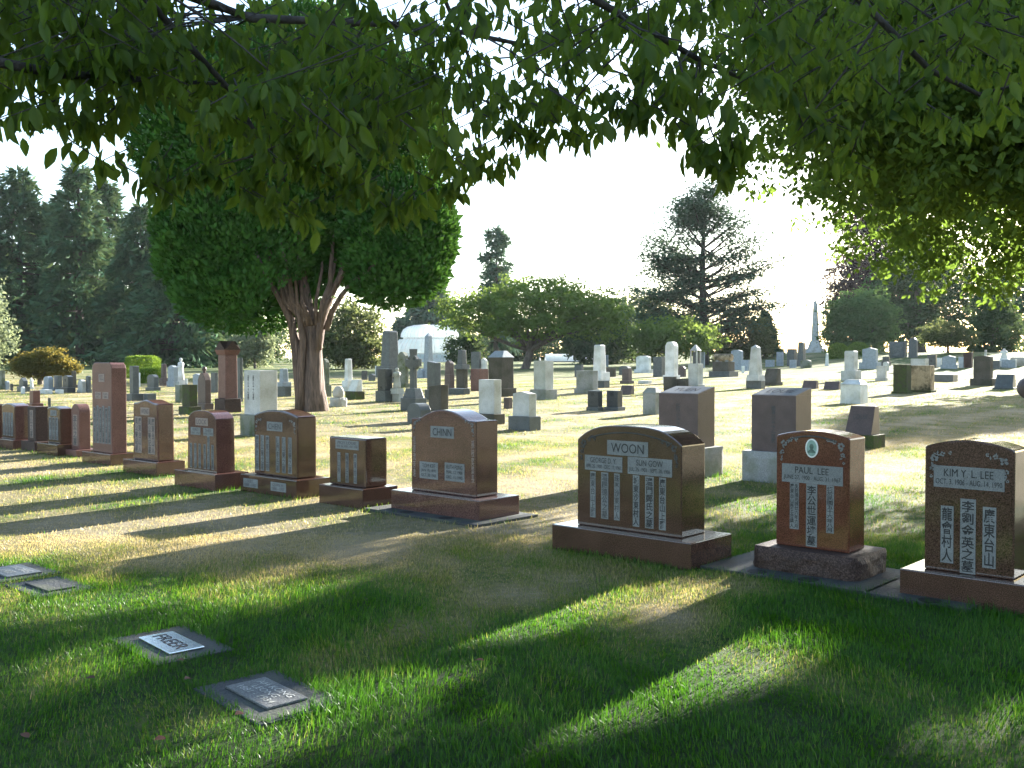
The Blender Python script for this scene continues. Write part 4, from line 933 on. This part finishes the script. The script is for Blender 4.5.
for px, w_, top, y, m, lab in [(28, 70, 315, 138, 'dark_leaf', 'dark rounded undergrowth behind the umbrella shaped shrub'), (110, 66, 300, 136, 'gold_leaf', 'yellow green sunlit undergrowth below the tall conifers'), (190, 70, 300, 134, 'dark_leaf', 'dark undergrowth behind the white statue'), (250, 60, 305, 140, 'dark_leaf', 'dark undergrowth left of the big trunk')]:
    sc = y / F; p = at(px, 362, y); z = g(p.x, y); h = EYE + (362 - top) * sc - z; a = w_ * sc * .62
    broadleaf('shrub', lab, (p.x, y, z), [(0, 0, h * .5, a, a * .7, h * .52), (a * .6, 0, h * .4, a * .6, a * .6, h * .42), (-a * .6, 0, h * .42, a * .6, a * .6, h * .44)], 420, 14, .8, .5, m, .16, .2, 6, cat='shrub')
def simple_tree(px, py_base, y, ell_px, m, label, nclump, per, rc, L, name='tree', tr=.3, fork=.3, cat='tree', **kw):
    sc = y / F; p = at(px, 362, y); z = g(p.x, y)
    E = []
    for ex, ey, rx, rz in ell_px: E.append(((ex - px) * sc, random.uniform(-.3, .3) * rx * sc, EYE + (362 - ey) * sc - z, rx * sc, rx * sc * .85, rz * sc))
    return broadleaf(name, label, (p.x, y, z), E, nclump, per, rc, L, m, tr, fork, cat=cat, **kw)
simple_tree(-14, 0, 70, [(-16, 335, 30, 40), (-12, 300, 20, 24)], 'silver_leaf', 'pale silvery leaved tree at the left edge', 420, 16, .4, .26, tr=.15)
simple_tree(40, 0, 54, [(38, 366, 27, 11), (48, 360, 22, 12), (60, 368, 19, 8), (28, 362, 15, 9)], 'gold_leaf', 'golden brown umbrella shaped shrub with a flat clipped underside', 520, 40, .22, .12, name='umbrella_shrub', tr=.16, fork=.25, cat='shrub', shell=.6, flat=.5)
def hedge(px, w_, top, bot, y, label, m='bush_leaf', n=9000, round_=4.0, name='clipped_hedge', stem=True, L=.14):
    sc = y / F; p = at(px, 362, y); z = g(p.x, y); r = tree_root(name, (p.x, y, z), label, 'shrub')
    zt = EYE + (362 - top) * sc - z; zb = EYE + (362 - bot) * sc - z; c = (zt + zb) / 2; a = w_ * sc / 2; h = (zt - zb) / 2
    d = RNG.normal(size=(n, 3)); d /= (np.abs(d) ** round_).sum(1, keepdims=True) ** (1 / round_)
    P = d * np.array([a, a * .8, h]) * (1 - .1 * RNG.random((n, 1)) + .03 * np.sin(d[:, :1] * 9) * np.sin(d[:, 2:] * 11)) + np.array([0, 0, c])
    D = d * .8 + np.array([0, 0, .5]) + rdir(n) * .9; Ls = L * (.6 + .8 * RNG.random(n))
    leaves('foliage', P, D, rdir(n) + d, Ls, Ls * .5, RNG.random(n), m, r)
    mb = MB(); mb.tube([(0, 0, -.2), (0, 0, c)], [.12, .08], 8); mb.build('stem', 'bark', r)
hedge(143, 29, 357, 386, 66, 'square clipped hedge with a golden lit top, the upper one of the pair', 'bush_leaf', L=.12, round_=9.0)
hedge(151, 22, 369, 388, 56, 'smaller bright green clipped hedge in front of the square one', L=.1, n=7000, round_=6.0)
simple_tree(255, 0, 95, [(252, 345, 22, 20), (265, 340, 12, 14), (244, 352, 12, 13)], 'silver_leaf', 'pale flowering shrub left of the big trunk', 300, 16, .45, .32, name='flowering_shrub', tr=.14, cat='shrub')
# --- behind and right of the trunk
simple_tree(352, 0, 92, [(352, 332, 32, 34), (340, 345, 28, 22), (372, 350, 16, 18)], 'autumn_leaf', 'olive brown leafy tree between the big trunk and the glasshouse', 700, 15, .55, .36, tr=.25, fork=.25)
conifer('blue grey conifer behind the glasshouse', 432, 0, 284, 52, 186, 'cedar_leaf', dens=1.3, power=.7, leafl=1.5)
conifer('small dark conifer left of the glasshouse', 404, 0, 320, 26, 180, 'cedar_leaf', dens=.8, power=.7, leafl=1.3)
conifer('slim tall conifer rising above the wide spreading tree', 496, 0, 228, 22, 150, 'cedar_leaf', dens=.9, power=.35, leafl=1.0, droop=.35, irregular=.7)
simple_tree(464, 0, 100, [(464, 350, 19, 18), (470, 342, 10, 10)], 'dark_leaf', 'round dark shrub in front of the glasshouse', 260, 16, .4, .3, name='shrub', cat='shrub', tr=.14)
simple_tree(524, 0, 92, [(530, 306, 66, 24), (480, 318, 44, 17), (580, 308, 46, 22), (540, 292, 48, 16), (470, 305, 34, 14), (600, 322, 30, 18), (530, 328, 50, 12)], 'flat_leaf', 'wide spreading flat topped green tree in the middle distance', 1000, 22, .62, .33, name='spreading_tree', tr=.4, fork=.22, nlimb=14, lean=(.6, 0), flat=.4)
for px, w_, top, y, m, lab, rz in [(600, 60, 296, 128, 'dark_leaf', 'dark green tree right behind the spreading tree', 1), (640, 50, 290, 140, 'autumn_leaf', 'olive tree left of the open branched cedar', 1), (560, 80, 322, 180, 'dark_leaf', 'dark backdrop tree under the spreading tree', 1), (505, 50, 322, 182, 'dark_leaf', 'dark backdrop tree left of the spreading tree trunk', 1)]:
    simple_tree(px, 0, y, [(px, (top + 366) / 2, w_ * .55, (366 - top) / 2), (px - w_ * .3, (top + 380) / 2, w_ * .35, (350 - top) / 2), (px + w_ * .32, (top + 376) / 2, w_ * .35, (352 - top) / 2)], m, lab, 560, 15, .8, .55, tr=.3)
# open cedar
def cedar():
    y = 112; sc = y / F; p = at(704, 362, y); z = g(p.x, y); r = tree_root('cedar_tree', (p.x, y, z), 'tall open cedar with layered branches and sky showing through, right of centre')
    def w(px, py, dy=0): return Vector(((px - 704) * sc, dy, EYE + (362 - py) * sc - z))
    mb = MB(); mb.tube([w(704, 372), w(704, 330), w(702, 280), w(703, 235), w(704, 196)], [.62, .48, .34, .2, .05], 10, .06)
    PP, TT = [], []
    br = [(330, 640, 305), (322, 628, 322), (318, 655, 330), (310, 632, 292), (300, 645, 272), (292, 640, 255), (285, 660, 300), (278, 652, 244), (268, 662, 232), (262, 670, 262), (250, 672, 218), (240, 682, 208), (228, 688, 203), (215, 694, 194),
          (335, 752, 322), (328, 765, 312), (320, 742, 296), (312, 782, 306), (304, 770, 290), (298, 760, 272), (290, 778, 264), (280, 748, 252), (270, 756, 246), (258, 742, 236), (248, 738, 224), (236, 730, 216), (224, 722, 206), (212, 714, 194), (205, 706, 188), (300, 690, 320), (290, 720, 318), (270, 690, 290), (250, 715, 262)]
    for i in range(12):
        sd_ = -1 if i % 5 < 3 else 1; py1 = random.uniform(205, 335); wd = np.interp(py1, [195, 260, 325, 340], [6, 46, 70, 50]) * random.uniform(.45, 1); br.append((min(345, py1 + wd * random.uniform(.1, .6)), 704 + sd_ * wd, py1))
    for i, (py0, px1, py1) in enumerate(br):
        for rep in range(2):
            dy = random.uniform(-3, 3); q0 = w(704, py0); q1 = w(px1 + random.uniform(-10, 10) * rep, py1 + random.uniform(-8, 8) * rep, dy)
            pts = bend(q0, q1, .05, -.4, n=8); mb.tube(pts, [.13, .12, .1, .085, .07, .055, .04, .02], 6)
            left = px1 < 704
            for t in np.linspace(.35 if left else .5, 1.02, 10 if left else 8):
                c = pts[min(7, int(t * 7))] if t < 1 else pts[-1]
                k = 56 if left else 38
                pad = RNG.normal(size=(k, 3)) * np.array([.95, .95, .24]) + np.array(c); PP.append(pad); TT.append(np.full(k, random.random()))
    P = np.concatenate(PP); T = np.concatenate(TT); n = len(P); D = rdir(n) * np.array([1, 1, .35]); Ls = .5 * (.6 + .8 * RNG.random(n))
    leaves('crown', P, D, rdir(n) * .5 + np.array([0, 0, 1]), Ls, Ls * .4, T * .6 + RNG.random(n) * .4, 'cedar_leaf', r)
    mb.build('trunk', 'bark_dark', r, 0, True)
cedar()
simple_tree(676, 0, 96, [(672, 336, 40, 19), (690, 340, 32, 16), (650, 340, 24, 14)], 'flat_leaf', 'low rounded green tree under the open cedar', 600, 18, .5, .3, tr=.25, fork=.25)
simple_tree(740, 0, 124, [(738, 338, 32, 28), (722, 350, 26, 18), (758, 345, 18, 22)], 'autumn_leaf', 'rusty green tree at the right foot of the open cedar', 620, 15, .6, .42, tr=.25)
conifer('small pointed green conifer right of the rusty green tree', 764, 0, 314, 18, 128, 'pine_leaf', dens=.8, leafl=.8)
# --- right side
simple_tree(856, 0, 118, [(860, 322, 35, 33), (852, 330, 28, 26), (870, 318, 24, 24)], 'round_leaf', 'dense round clipped looking tree beside the tall obelisk', 1300, 18, .5, .36, tr=.3, fork=.15)
simple_tree(880, 0, 160, [(884, 262, 50, 74), (870, 300, 44, 44), (905, 290, 40, 50), (886, 215, 30, 44)], 'copper_leaf', 'big purple leaved beech behind the round tree on the right', 2300, 15, .9, .6, tr=.6, fork=.2, name='beech_tree')
simple_tree(920, 0, 140, [(925, 292, 50, 56), (905, 300, 36, 50), (955, 290, 40, 50)], 'dark_leaf', 'large dark green tree behind the small umbrella tree on the right', 1300, 15, .8, .5, tr=.8, fork=.22)
simple_tree(948, 0, 98, [(942, 333, 24, 12), (955, 338, 22, 9), (936, 338, 16, 8)], 'autumn_leaf', 'small umbrella shaped tree with a brownish crown on the right', 360, 18, .35, .25, tr=.14, fork=.3, name='umbrella_tree', flat=.5)
simple_tree(993, 0, 104, [(992, 330, 24, 36), (990, 305, 20, 22), (994, 345, 25, 22)], 'dark_leaf', 'ivy covered columnar tree near the right edge', 800, 17, .4, .34, tr=.3, fork=.2, name='columnar_tree')
simple_tree(1040, 0, 150, [(1035, 300, 44, 58), (1010, 290, 30, 40)], 'pine_leaf', 'dark backdrop tree at the right edge', 700, 15, .9, .6, tr=.4)
hedge(838, 19, 344, 366, 104, 'left one of two bright green clipped round bushes', n=7000, round_=2.4, name='clipped_bush', L=.17)
hedge(858, 21, 343, 366, 108, 'right one of two bright green clipped round bushes', n=7000, round_=2.4, name='clipped_bush', L=.17)

# --- glasshouse
def stadium(a, b, z, n=14):
    pts = []
    for i in range(n + 1): q = -math.pi / 2 + math.pi * i / n; pts.append((a + b * math.cos(q), b * math.sin(q), z))
    for i in range(n + 1): q = math.pi / 2 + math.pi * i / n; pts.append((-a + b * math.cos(q), b * math.sin(q), z))
    return pts
def loft(rings):
    mb = MB(); n = len(rings[0]); vs = [p for r_ in rings for p in r_]
    fs = [(j * n + i, j * n + (i + 1) % n, (j + 1) * n + (i + 1) % n, (j + 1) * n + i) for j in range(len(rings) - 1) for i in range(n)]
    fs.append(tuple(range((len(rings) - 1) * n, len(rings) * n))); return mb.add(vs, fs)
def glasshouse():
    y = 165; sc = y / F; p = at(430, 362, y); z = g(p.x, y); r = empty('glasshouse', (p.x, y, z), R(8)); tag(r, 'white two tiered glasshouse with curved roofs far behind the stone cross', 'building')
    def h(py): return EYE + (362 - py) * sc - z
    A = 2.6; B = 3.2
    wl = loft([stadium(A, B, -.5), stadium(A, B, h(353))]); wl.build('wall', 'paint', r)
    def tier(sc_, zz, grow=0): return stadium(A * sc_, B * sc_ + grow, zz + grow * .6)
    prof = [(1.06, h(353) + .01), (1.05, h(349.5)), (1.0, h(345.5)), (.92, h(342)), (.84, h(339.5))]
    rf = loft([tier(*q) for q in prof]).build('lower_roof', 'glass', r, 0, False)
    loft([tier(.76, h(339.5) + .01), tier(.76, h(337.5))]).build('clerestory', 'paint', r)
    prof2 = [(.82, h(337.5) + .01), (.81, h(334)), (.75, h(330)), (.64, h(327.4)), (.46, h(325.8)), (.2, h(325.1))]
    up = loft([tier(*q) for q in prof2]).build('upper_roof', 'glass', r)
    def bars(prof, parent):
        mb = MB(); R_ = [tier(*q, .03) for q in prof]
        for i in range(0, len(R_[0]), 1): mb.tube([q[i] for q in R_], [.045] * len(R_), 4)
        for t in np.linspace(-1, 1, 6)[1:-1]:
            for s_ in (-1, 1): mb.tube([(t * A * k_, s_ * (B * k_ + .03), zz + .02) for k_, zz in prof], [.045] * len(prof), 4)
        mb.build('glazing_bar', 'paint', parent)
    bars(prof, rf); bars(prof2, up)
    for x in np.linspace(-2.2, 2.2, 6): MB().box(x - .3, x + .3, -B - .03, -B + .05, .6, h(353) - .35).build('window', 'glass', r)
glasshouse()
def low_house():
    y = 158; sc = y / F; p = at(569, 362, y); z = g(p.x, y); r = empty('greenhouse', (p.x, y, z), R(-4)); tag(r, 'long low greenhouse with a white glass roof behind the spreading tree trunk', 'building')
    def h(py): return EYE + (362 - py) * sc - z
    a = 23 * sc
    MB().box(-a, a, -1.6, 1.6, -.4, h(361)).build('wall', 'grey', r)
    b = MB(); zr, ze = h(354), h(361.2)
    b.add([(-a - .1, -1.8, ze), (a + .1, -1.8, ze), (a + .1, 1.8, ze), (-a - .1, 1.8, ze), (-a - .1, 0, zr), (a + .1, 0, zr)], [(0, 1, 5, 4), (2, 3, 4, 5), (3, 0, 4), (1, 2, 5), (3, 2, 1, 0)])
    rf = b.build('roof', 'glass', r); m2 = MB()
    for x in np.linspace(-a, a, 12): m2.tube([(x, -1.82, ze + .03), (x, 0, zr + .03)], [.03, .03], 4)
    m2.build('glazing_bar', 'paint', rf)
low_house()

# --- right hand broad tree, trunk out of frame on the right, its crown shades the foreground
def right_tree():
    base = Vector((12.5, 16.5, 0)); r = tree_root('broadleaf_tree', base, 'large bright green broadleaf tree overhanging from the upper right')
    E = [(-2.6, 0.5, 5.6, 5.2, 5.5, 2.8), (-6.2, -2, 5.7, 3.0, 3.0, 1.9), (-6.4, -1, 7.3, 3.3, 3.0, 1.8), (-4.6, -2.4, 4.7, 3.2, 3.0, 1.7), (-2, -2.5, 5, 4, 3.4, 2.3), (-1.5, 4.5, 8.0, 5.0, 4.5, 4.0)]
    zlow = lambda c: c[:, 2] > np.interp((c[:, 0] + base.x) / (c[:, 1] + base.y), [.2, .28, .34, .38, .44, .55], [4.9, 4.1, 3.6, 3.2, 2.8, 2.8])
    LIT = [((.05, 4.3), (1.5, 5.8), .2), ((-.6, 5.5), (.5, 6.7), .22), ((.2, 6.6), (.9, 6.9), .15), ((1.9, 4.3), (2.1, 4.5), .22), ((-3.6, 6.5), (-1.7, 7.0), .25), ((-1.5, 3.9), (-.9, 4.6), .15), ((-2.6, 5.0), (-2.2, 5.4), .12), ((1.6, 7.0), (2.0, 7.4), .12)]
    tn = math.tan(SUN_EL)
    def gaps(c):          # clumps cut out along the sun's path to put sun patches on the lawn
        gx = c[:, 0] + base.x - .6 * c[:, 2] / tn; gy = c[:, 1] + base.y - .8 * c[:, 2] / tn; ok = np.ones(len(c), bool)
        for a, b, w_ in LIT:
            a, b = np.array(a), np.array(b); q = np.stack([gx, gy], 1); t = np.clip(((q - a) @ (b - a)) / ((b - a) @ (b - a)), 0, 1)
            ok &= np.linalg.norm(q - a - t[:, None] * (b - a), axis=1) > w_ + .40
        return ok
    crown_leaves('crown', E, 9600, 24, .25, .125, 'maple_leaf', r, .35, .7, .7, .55, 'oval', keep=lambda c: zlow(c) & gaps(c))
    E2 = [(1, 2, 10, 6.5, 6.5, 4.5), (-3, 5.5, 10.5, 5, 5, 4), (3, -1, 9, 5, 5, 4)]
    crown_leaves('upper_crown', E2, 1700, 20, .6, .26, 'maple_leaf', r, .2, .5, .7, .6, keep=gaps)
    mb = MB(); mb.tube(bend((0, 0, -.3), (-.4, 0, 3.4), .03, n=6), [.62, .46, .42, .4, .38, .36], 14, .05)
    for tx, ty, tz in [(-6.5, -1, 5.4), (-6.8, 2.5, 6.2), (-4.5, -4, 6), (-3, 4.5, 8), (2, 3, 9.5), (3, -3, 8), (-1, -1, 10), (-5, 1, 7.5)]:
        pts = bend((-.4, 0, 3.2), (tx, ty, tz), .08, .4, n=8); mb.tube(pts, [.22, .19, .16, .13, .1, .08, .06, .03], 8)
    mb.build('trunk', 'bark_dark', r, 0, True)
right_tree()

broadleaf('broadleaf_tree', 'leafy tree just beyond the right edge whose long shadow crosses the right lawn', (35.5, 58, g(35.5, 58)), [(0, 0, 8.5, 3.4, 3.4, 4.2), (-.6, .5, 11, 2.4, 2.6, 2.4), (.8, -.6, 6.2, 2.6, 2.4, 2.0)], 420, 16, .7, .5, 'round_leaf', .3, .25, 8)

# --- cherry tree over the camera: trunk behind the viewer, long limbs reach out over the lawn
def cherry():
    base = Vector((-2.2, -1.6, 0)); r = tree_root('cherry_tree', base, 'cherry tree whose dark drooping leaves hang across the top of the photo')
    zb = base
    mb = MB(); mb.tube(bend((0, 0, -.2), (.2, .1, 2.3), .03, n=6), [.36, .27, .24, .23, .22, .22], 14, .06)
    def W(px, py, y): q = at(px, py, y); return q - zb
    limbs = [[W(-420, -60, 3.2), W(-120, 40, 3.6), W(60, 74, 4.2), W(150, 80, 4.8), W(260, 86, 5.4)],
             [W(-300, -500, 2.4), W(40, -60, 3.8), W(250, 18, 5.2), W(430, 26, 6.2), W(560, 52, 6.8), W(640, 80, 7.2)],
             [W(-100, -900, 2.2), W(300, -200, 3.8), W(560, -20, 4.6), W(700, 60, 5.0), W(780, 95, 5.2)],
             [W(100, -900, 2.2), W(500, -260, 3.6), W(800, -60, 4.4), W(930, 70, 4.6), W(1010, 110, 4.7)],
             [W(-600, -700, 2.0), W(-100, -120, 3.4), W(120, -30, 4.4), W(230, 90, 5.0), W(290, 190, 5.2)],
             [W(200, -900, 2.3), W(700, -300, 4), W(1000, -60, 5.2), W(1200, 20, 6)],
             [W(0, -600, 3), W(300, -180, 5.5), W(420, -60, 7), W(470, 60, 7.6), W(480, 150, 8)]]
    allp = []
    for L in limbs:
        pts = [Vector((.2, .1, 2.2))] + L; dense = []
        for a, b in zip(pts[:-1], pts[1:]):
            for t in np.linspace(0, 1, 6)[:-1]: dense.append(a.lerp(b, t))
        dense.append(pts[-1]); n = len(dense)
        mb.tube(dense, [.032 * (1 - i / n) ** .9 + .005 for i in range(n)], 8)
        allp += dense[n // 4:]
    # lower edge of the hanging foliage along the picture, read as a limit of the canopy's droop
    ex_ = 0; ex = [-200, 0, 20, 60, 100, 130, 150, 200, 290, 330, 395, 420, 465, 500, 520, 545, 590, 604, 618, 650, 690, 725, 745, 760, 800, 850, 870, 930, 1024, 1200]
    ey = [120, 100, 100, 100, 90, 100, 130, 165, 185, 178, 190, 180, 185, 160, 130, 110, 140, 80, 60, 85, 115, 140, 110, 70, 85, 100, 90, 85, 95, 110]
    tips = []
    # twigs with leaves: filler in the volume
    for i in range(480):
        px = random.uniform(-260, 1290); lim = np.interp(px, ex, ey); py = lim - abs(random.gauss(0, .75)) * (lim + 60) * .6 - 14; y = random.uniform(3.9, 7.4)
        if py < -160: continue
        tips.append((px, py, y, random.uniform(.14, .3)))
    for i in range(100): px = random.uniform(140, 450); tips.append((px, random.uniform(20, np.interp(px, ex, ey) - 30), random.uniform(4.6, 6.4), random.uniform(.14, .26)))
    for i in range(95): tips.append((random.uniform(-60, 170), random.uniform(-10, 84), random.uniform(4.0, 6), random.uniform(.14, .26)))
    for i in range(20): tips.append((random.uniform(430, 780), random.uniform(-10, 50), random.uniform(4.2, 6.5), random.uniform(.14, .26)))
    # hanging sprays at the rim
    for px, py, y in [(20, 108, 4.2), (38, 120, 4.2), (58, 122, 4.3), (2, 140, 4.0), (75, 138, 4.6), (96, 150, 4.7), (106, 172, 4.7), (112, 125, 4.8), (90, 128, 4.6), (158, 196, 4.6), (168, 205, 4.7), (265, 100, 4.2), (285, 95, 4.2), (272, 220, 5), (290, 232, 5), (300, 225, 5.1), (340, 205, 5), (352, 200, 5.1), (395, 235, 5), (388, 218, 5), (250, 205, 4.9), (318, 190, 5), (372, 205, 5.2), (225, 185, 4.8), (415, 215, 5.4), (190, 190, 4.8), (445, 200, 6), (462, 208, 6), (455, 190, 6), (478, 178, 6), (492, 178, 6),
                     (515, 142, 5.4), (535, 150, 5.4), (560, 150, 5.4), (578, 156, 5.4), (500, 120, 5.6), (545, 128, 5.4), (610, 112, 4.8), (625, 125, 4.8), (640, 122, 4.8), (655, 118, 4.8), (668, 112, 4.8), (685, 135, 4.6), (700, 160, 4.5), (712, 178, 4.5), (724, 182, 4.4), (730, 165, 4.4), (690, 110, 4.6), (675, 85, 4.8), (640, 85, 5), (600, 60, 5.2), (765, 105, 4.8), (785, 110, 4.8), (800, 150, 4.6), (815, 132, 4.7), (840, 150, 4.6), (858, 176, 4.5), (750, 90, 4.9), (900, 120, 4.4), (950, 130, 4.4), (1000, 120, 4.3)]:
        for q in range(2): tips.append((px + random.uniform(-7, 7), py - 12 + random.uniform(-10, 6), y + random.uniform(-.25, .25), .12))
    # canopy above the frame
    for i in range(420):
        x, y, z = random.uniform(-6, 6), random.uniform(1.0, 9), random.uniform(4.6, 7.5)
        if (EYE + .40 * y) < z: tips.append((None, (x, y, z), 0, .25))
    P, D, N, Ls, rn = [], [], [], [], []
    for px, py, y, ln in tips:
        c = (Vector(py) - zb) if px is None else W(px, py, y)
        k = random.randint(10, 16); a = random.uniform(0, 6.28); dx, dy = math.cos(a), math.sin(a)
        mb.tube([c + Vector((-dx * ln * 1.5, -dy * ln * 1.5, ln * .9)), c + Vector((-dx * ln * .5, -dy * ln * .5, ln * .35)), c + Vector((dx * ln * .4, dy * ln * .4, -.02))], [.0035, .003, .002], 4)
        tone = random.random()
        for j in range(k):
            t = random.uniform(-1.4, .45); q = c + Vector((dx * ln * t + random.gauss(0, .03), dy * ln * t + random.gauss(0, .03), -ln * .6 * t * (t < 0) + random.gauss(0, .02)))
            P.append(q); D.append((random.gauss(0, .45), random.gauss(0, .45), -1)); N.append((random.gauss(0, 1), random.gauss(-.6, 1), .2)); Ls.append(random.uniform(.065, .125)); rn.append(tone * .75 + random.random() * .35 - .05)
    n = len(P); Ls = np.array(Ls)
    leaves('crown', np.array([tuple(p) for p in P]), np.array(D), np.array(N), Ls, Ls * (.36 + .12 * RNG.random(n)), np.array(rn), 'cherry_leaf', r, 'leaf')
    # make sure the limbs carry the hanging twigs: thin side branches down to some of them
    for px, py, y, ln in random.sample([t for t in tips if t[0] is not None], 70):
        c = W(px, py, y); q = min(allp, key=lambda v: (v - c).length + (1.5 if v.z < c.z else 0))
        mb.tube(bend(q, c + Vector((0, 0, ln * .5)), .06, n=5), [.007, .006, .005, .004, .003], 4)
    mb.build('trunk', 'bark_dark', r, 0, True)
cherry()

# trees behind the viewer, seen only as reflections in the polished faces
# ---------------------------------------------------------------- lawn blades
def blades(name, n, y0, y1, hmin, hmax, wid, seg, spread=.60, marg=1.0, seed=3):
    rg = np.random.default_rng(seed)
    y = np.sqrt(rg.random(n) * (y1 ** 2 - y0 ** 2) + y0 ** 2); x = (rg.random(n) * 2 - 1) * (spread * y + marg)
    ok = np.ones(n, bool)
    for cx, cy, a, b, th in FOOT:
        dx, dy = x - cx, y - cy; u = dx * math.cos(th) + dy * math.sin(th); v = -dx * math.sin(th) + dy * math.cos(th)
        ok &= ~((np.abs(u) < a) & (np.abs(v) < b))
    x, y = x[ok], y[ok]; n = len(x)
    dr = dryness(x, y); dr2 = np.clip(dr + rg.normal(size=n) * .17, 0, 1)
    tuft = np.clip(.5 + .5 * nz(x, y, 3.1, 3), 0, 1.2)
    near = np.zeros(n)
    for cx, cy, a, b, th in FOOT:          # longer fringe the mower missed round the stones
        dx, dy = x - cx, y - cy; u = np.abs(dx * math.cos(th) + dy * math.sin(th)) - a; v = np.abs(-dx * math.sin(th) + dy * math.cos(th)) - b
        near = np.maximum(near, np.exp(-np.maximum(np.maximum(u, v), 0) / .08))
    H = (hmin + (hmax - hmin) * rg.random(n) ** 1.6) * (1.1 - .7 * dr) * (.5 + .85 * tuft) * (1 + .8 * near)
    dr2 = np.clip(dr2 - .4 * near, 0, 1)
    ang = rg.uniform(0, 6.283, n) * .55 + 3.2 * nz(x, y, 4.0, 2); lean = np.abs(rg.normal(size=n)) * .55 + .1
    dx, dy = np.cos(ang), np.sin(ang); sx, sy = -dy, dx
    w = wid * (.6 + .8 * rg.random(n)); z = G(x, y)
    ts = np.linspace(0, 1, seg + 1)
    rows = []
    for t in ts[:-1]:
        cx = x + dx * H * lean * t * t; cy = y + dy * H * lean * t * t; cz = z + H * t * (1 - .25 * lean * t) - .004
        ww = w * (1 - .6 * t) / 2
        rows.append(np.stack([cx - sx * ww, cy - sy * ww, cz], 1)); rows.append(np.stack([cx + sx * ww, cy + sy * ww, cz], 1))
    rows.append(np.stack([x + dx * H * lean, y + dy * H * lean, z + H * (1 - .25 * lean)], 1))
    V = np.stack(rows, 1); k = V.shape[1]; base = (np.arange(n) * k)[:, None]
    lo, per = [], []
    for s in range(seg - 1): lo.append(base + np.array([2 * s, 2 * s + 1, 2 * s + 3, 2 * s + 2])[None]); per.append(4)
    lo.append(base + np.array([2 * seg - 2, 2 * seg - 1, 2 * seg])[None]); per.append(3)
    loops = np.concatenate(lo, 1).reshape(-1); per = np.tile(np.array(per), n); st = np.concatenate([[0], np.cumsum(per)[:-1]])
    me = bpy.data.meshes.new(name); me.vertices.add(n * k); me.vertices.foreach_set('co', V.astype(np.float32).ravel())
    me.loops.add(len(loops)); me.loops.foreach_set('vertex_index', loops.astype(np.int32)); me.polygons.add(len(per)); me.polygons.foreach_set('loop_start', st.astype(np.int32)); me.update(calc_edges=True)
    a = me.attributes.new('rnd', 'FLOAT', 'POINT'); a.data.foreach_set('value', np.repeat(dr2, k).astype(np.float32))
    me.materials.append(M['blade']); return me
def lawn():
    for nm, me in (('grass', blades('grass', 360000, 3.0, 9.5, .02, .06, .0048, 2, seed=1)), ('grass', blades('grass', 190000, 9.5, 22, .03, .075, .009, 1, seed=2)), ('grass', blades('grass', 130000, 22, 62, .04, .085, .026, 1, spread=.56, seed=4))):
        o = bpy.data.objects.new(nm, me); C.objects.link(o); o['kind'] = 'stuff'; tag(o, 'mown lawn of green and straw coloured grass', 'grass')
lawn()

# fallen leaves on the grass
for px, py, lab in [(176, 672, 'red brown fallen leaf between the two nearest flat markers'), (191, 692, 'dark red fallen leaf at the left corner of the nearest flat marker'), (244, 731, 'tan fallen leaf at the near edge of the nearest flat marker'), (29, 759, 'brown fallen leaf in the bottom left corner'), (166, 752, 'small brown fallen leaf left of the bottom centre'), (475, 676, 'brown fallen leaf lying alone in the middle of the front grass'), (86, 694, 'tiny red fallen leaf left of the flat markers'), (911, 462, 'dark fallen leaf on the grass left of the right edge headstone')]:
    p = gp(px, py); o = leaves('fallen_leaf', np.array([[0, 0, 0]]), np.array([[random.uniform(-1, 1), random.uniform(-1, 1), .15]]), np.array([[.2, -.2, 1.0]]), np.array([.055]), np.array([.036]), np.array([random.random()]), 'fallen', None, 'leaf')
    o.location = (p.x, p.y, p.z + .06); tag(o, lab, 'leaf', 'fallen leaves on the lawn')

# ---------------------------------------------------------------- the air between the trees
def haze():
    m, n, out = mat('haze'); v = n.nodes.new('ShaderNodeVolumePrincipled'); v.inputs['Density'].default_value = HAZE; v.inputs['Color'].default_value = (.86, .93, 1.0, 1); v.inputs['Anisotropy'].default_value = .2
    n.links.new(v.outputs[0], out.inputs['Volume'])
    o = MB().box(-460, 460, -440, 640, -1.5, 40).build('haze', m); o['kind'] = 'stuff'; tag(o, 'thin bright air between the trees', 'haze')
HAZE = .00008
haze()
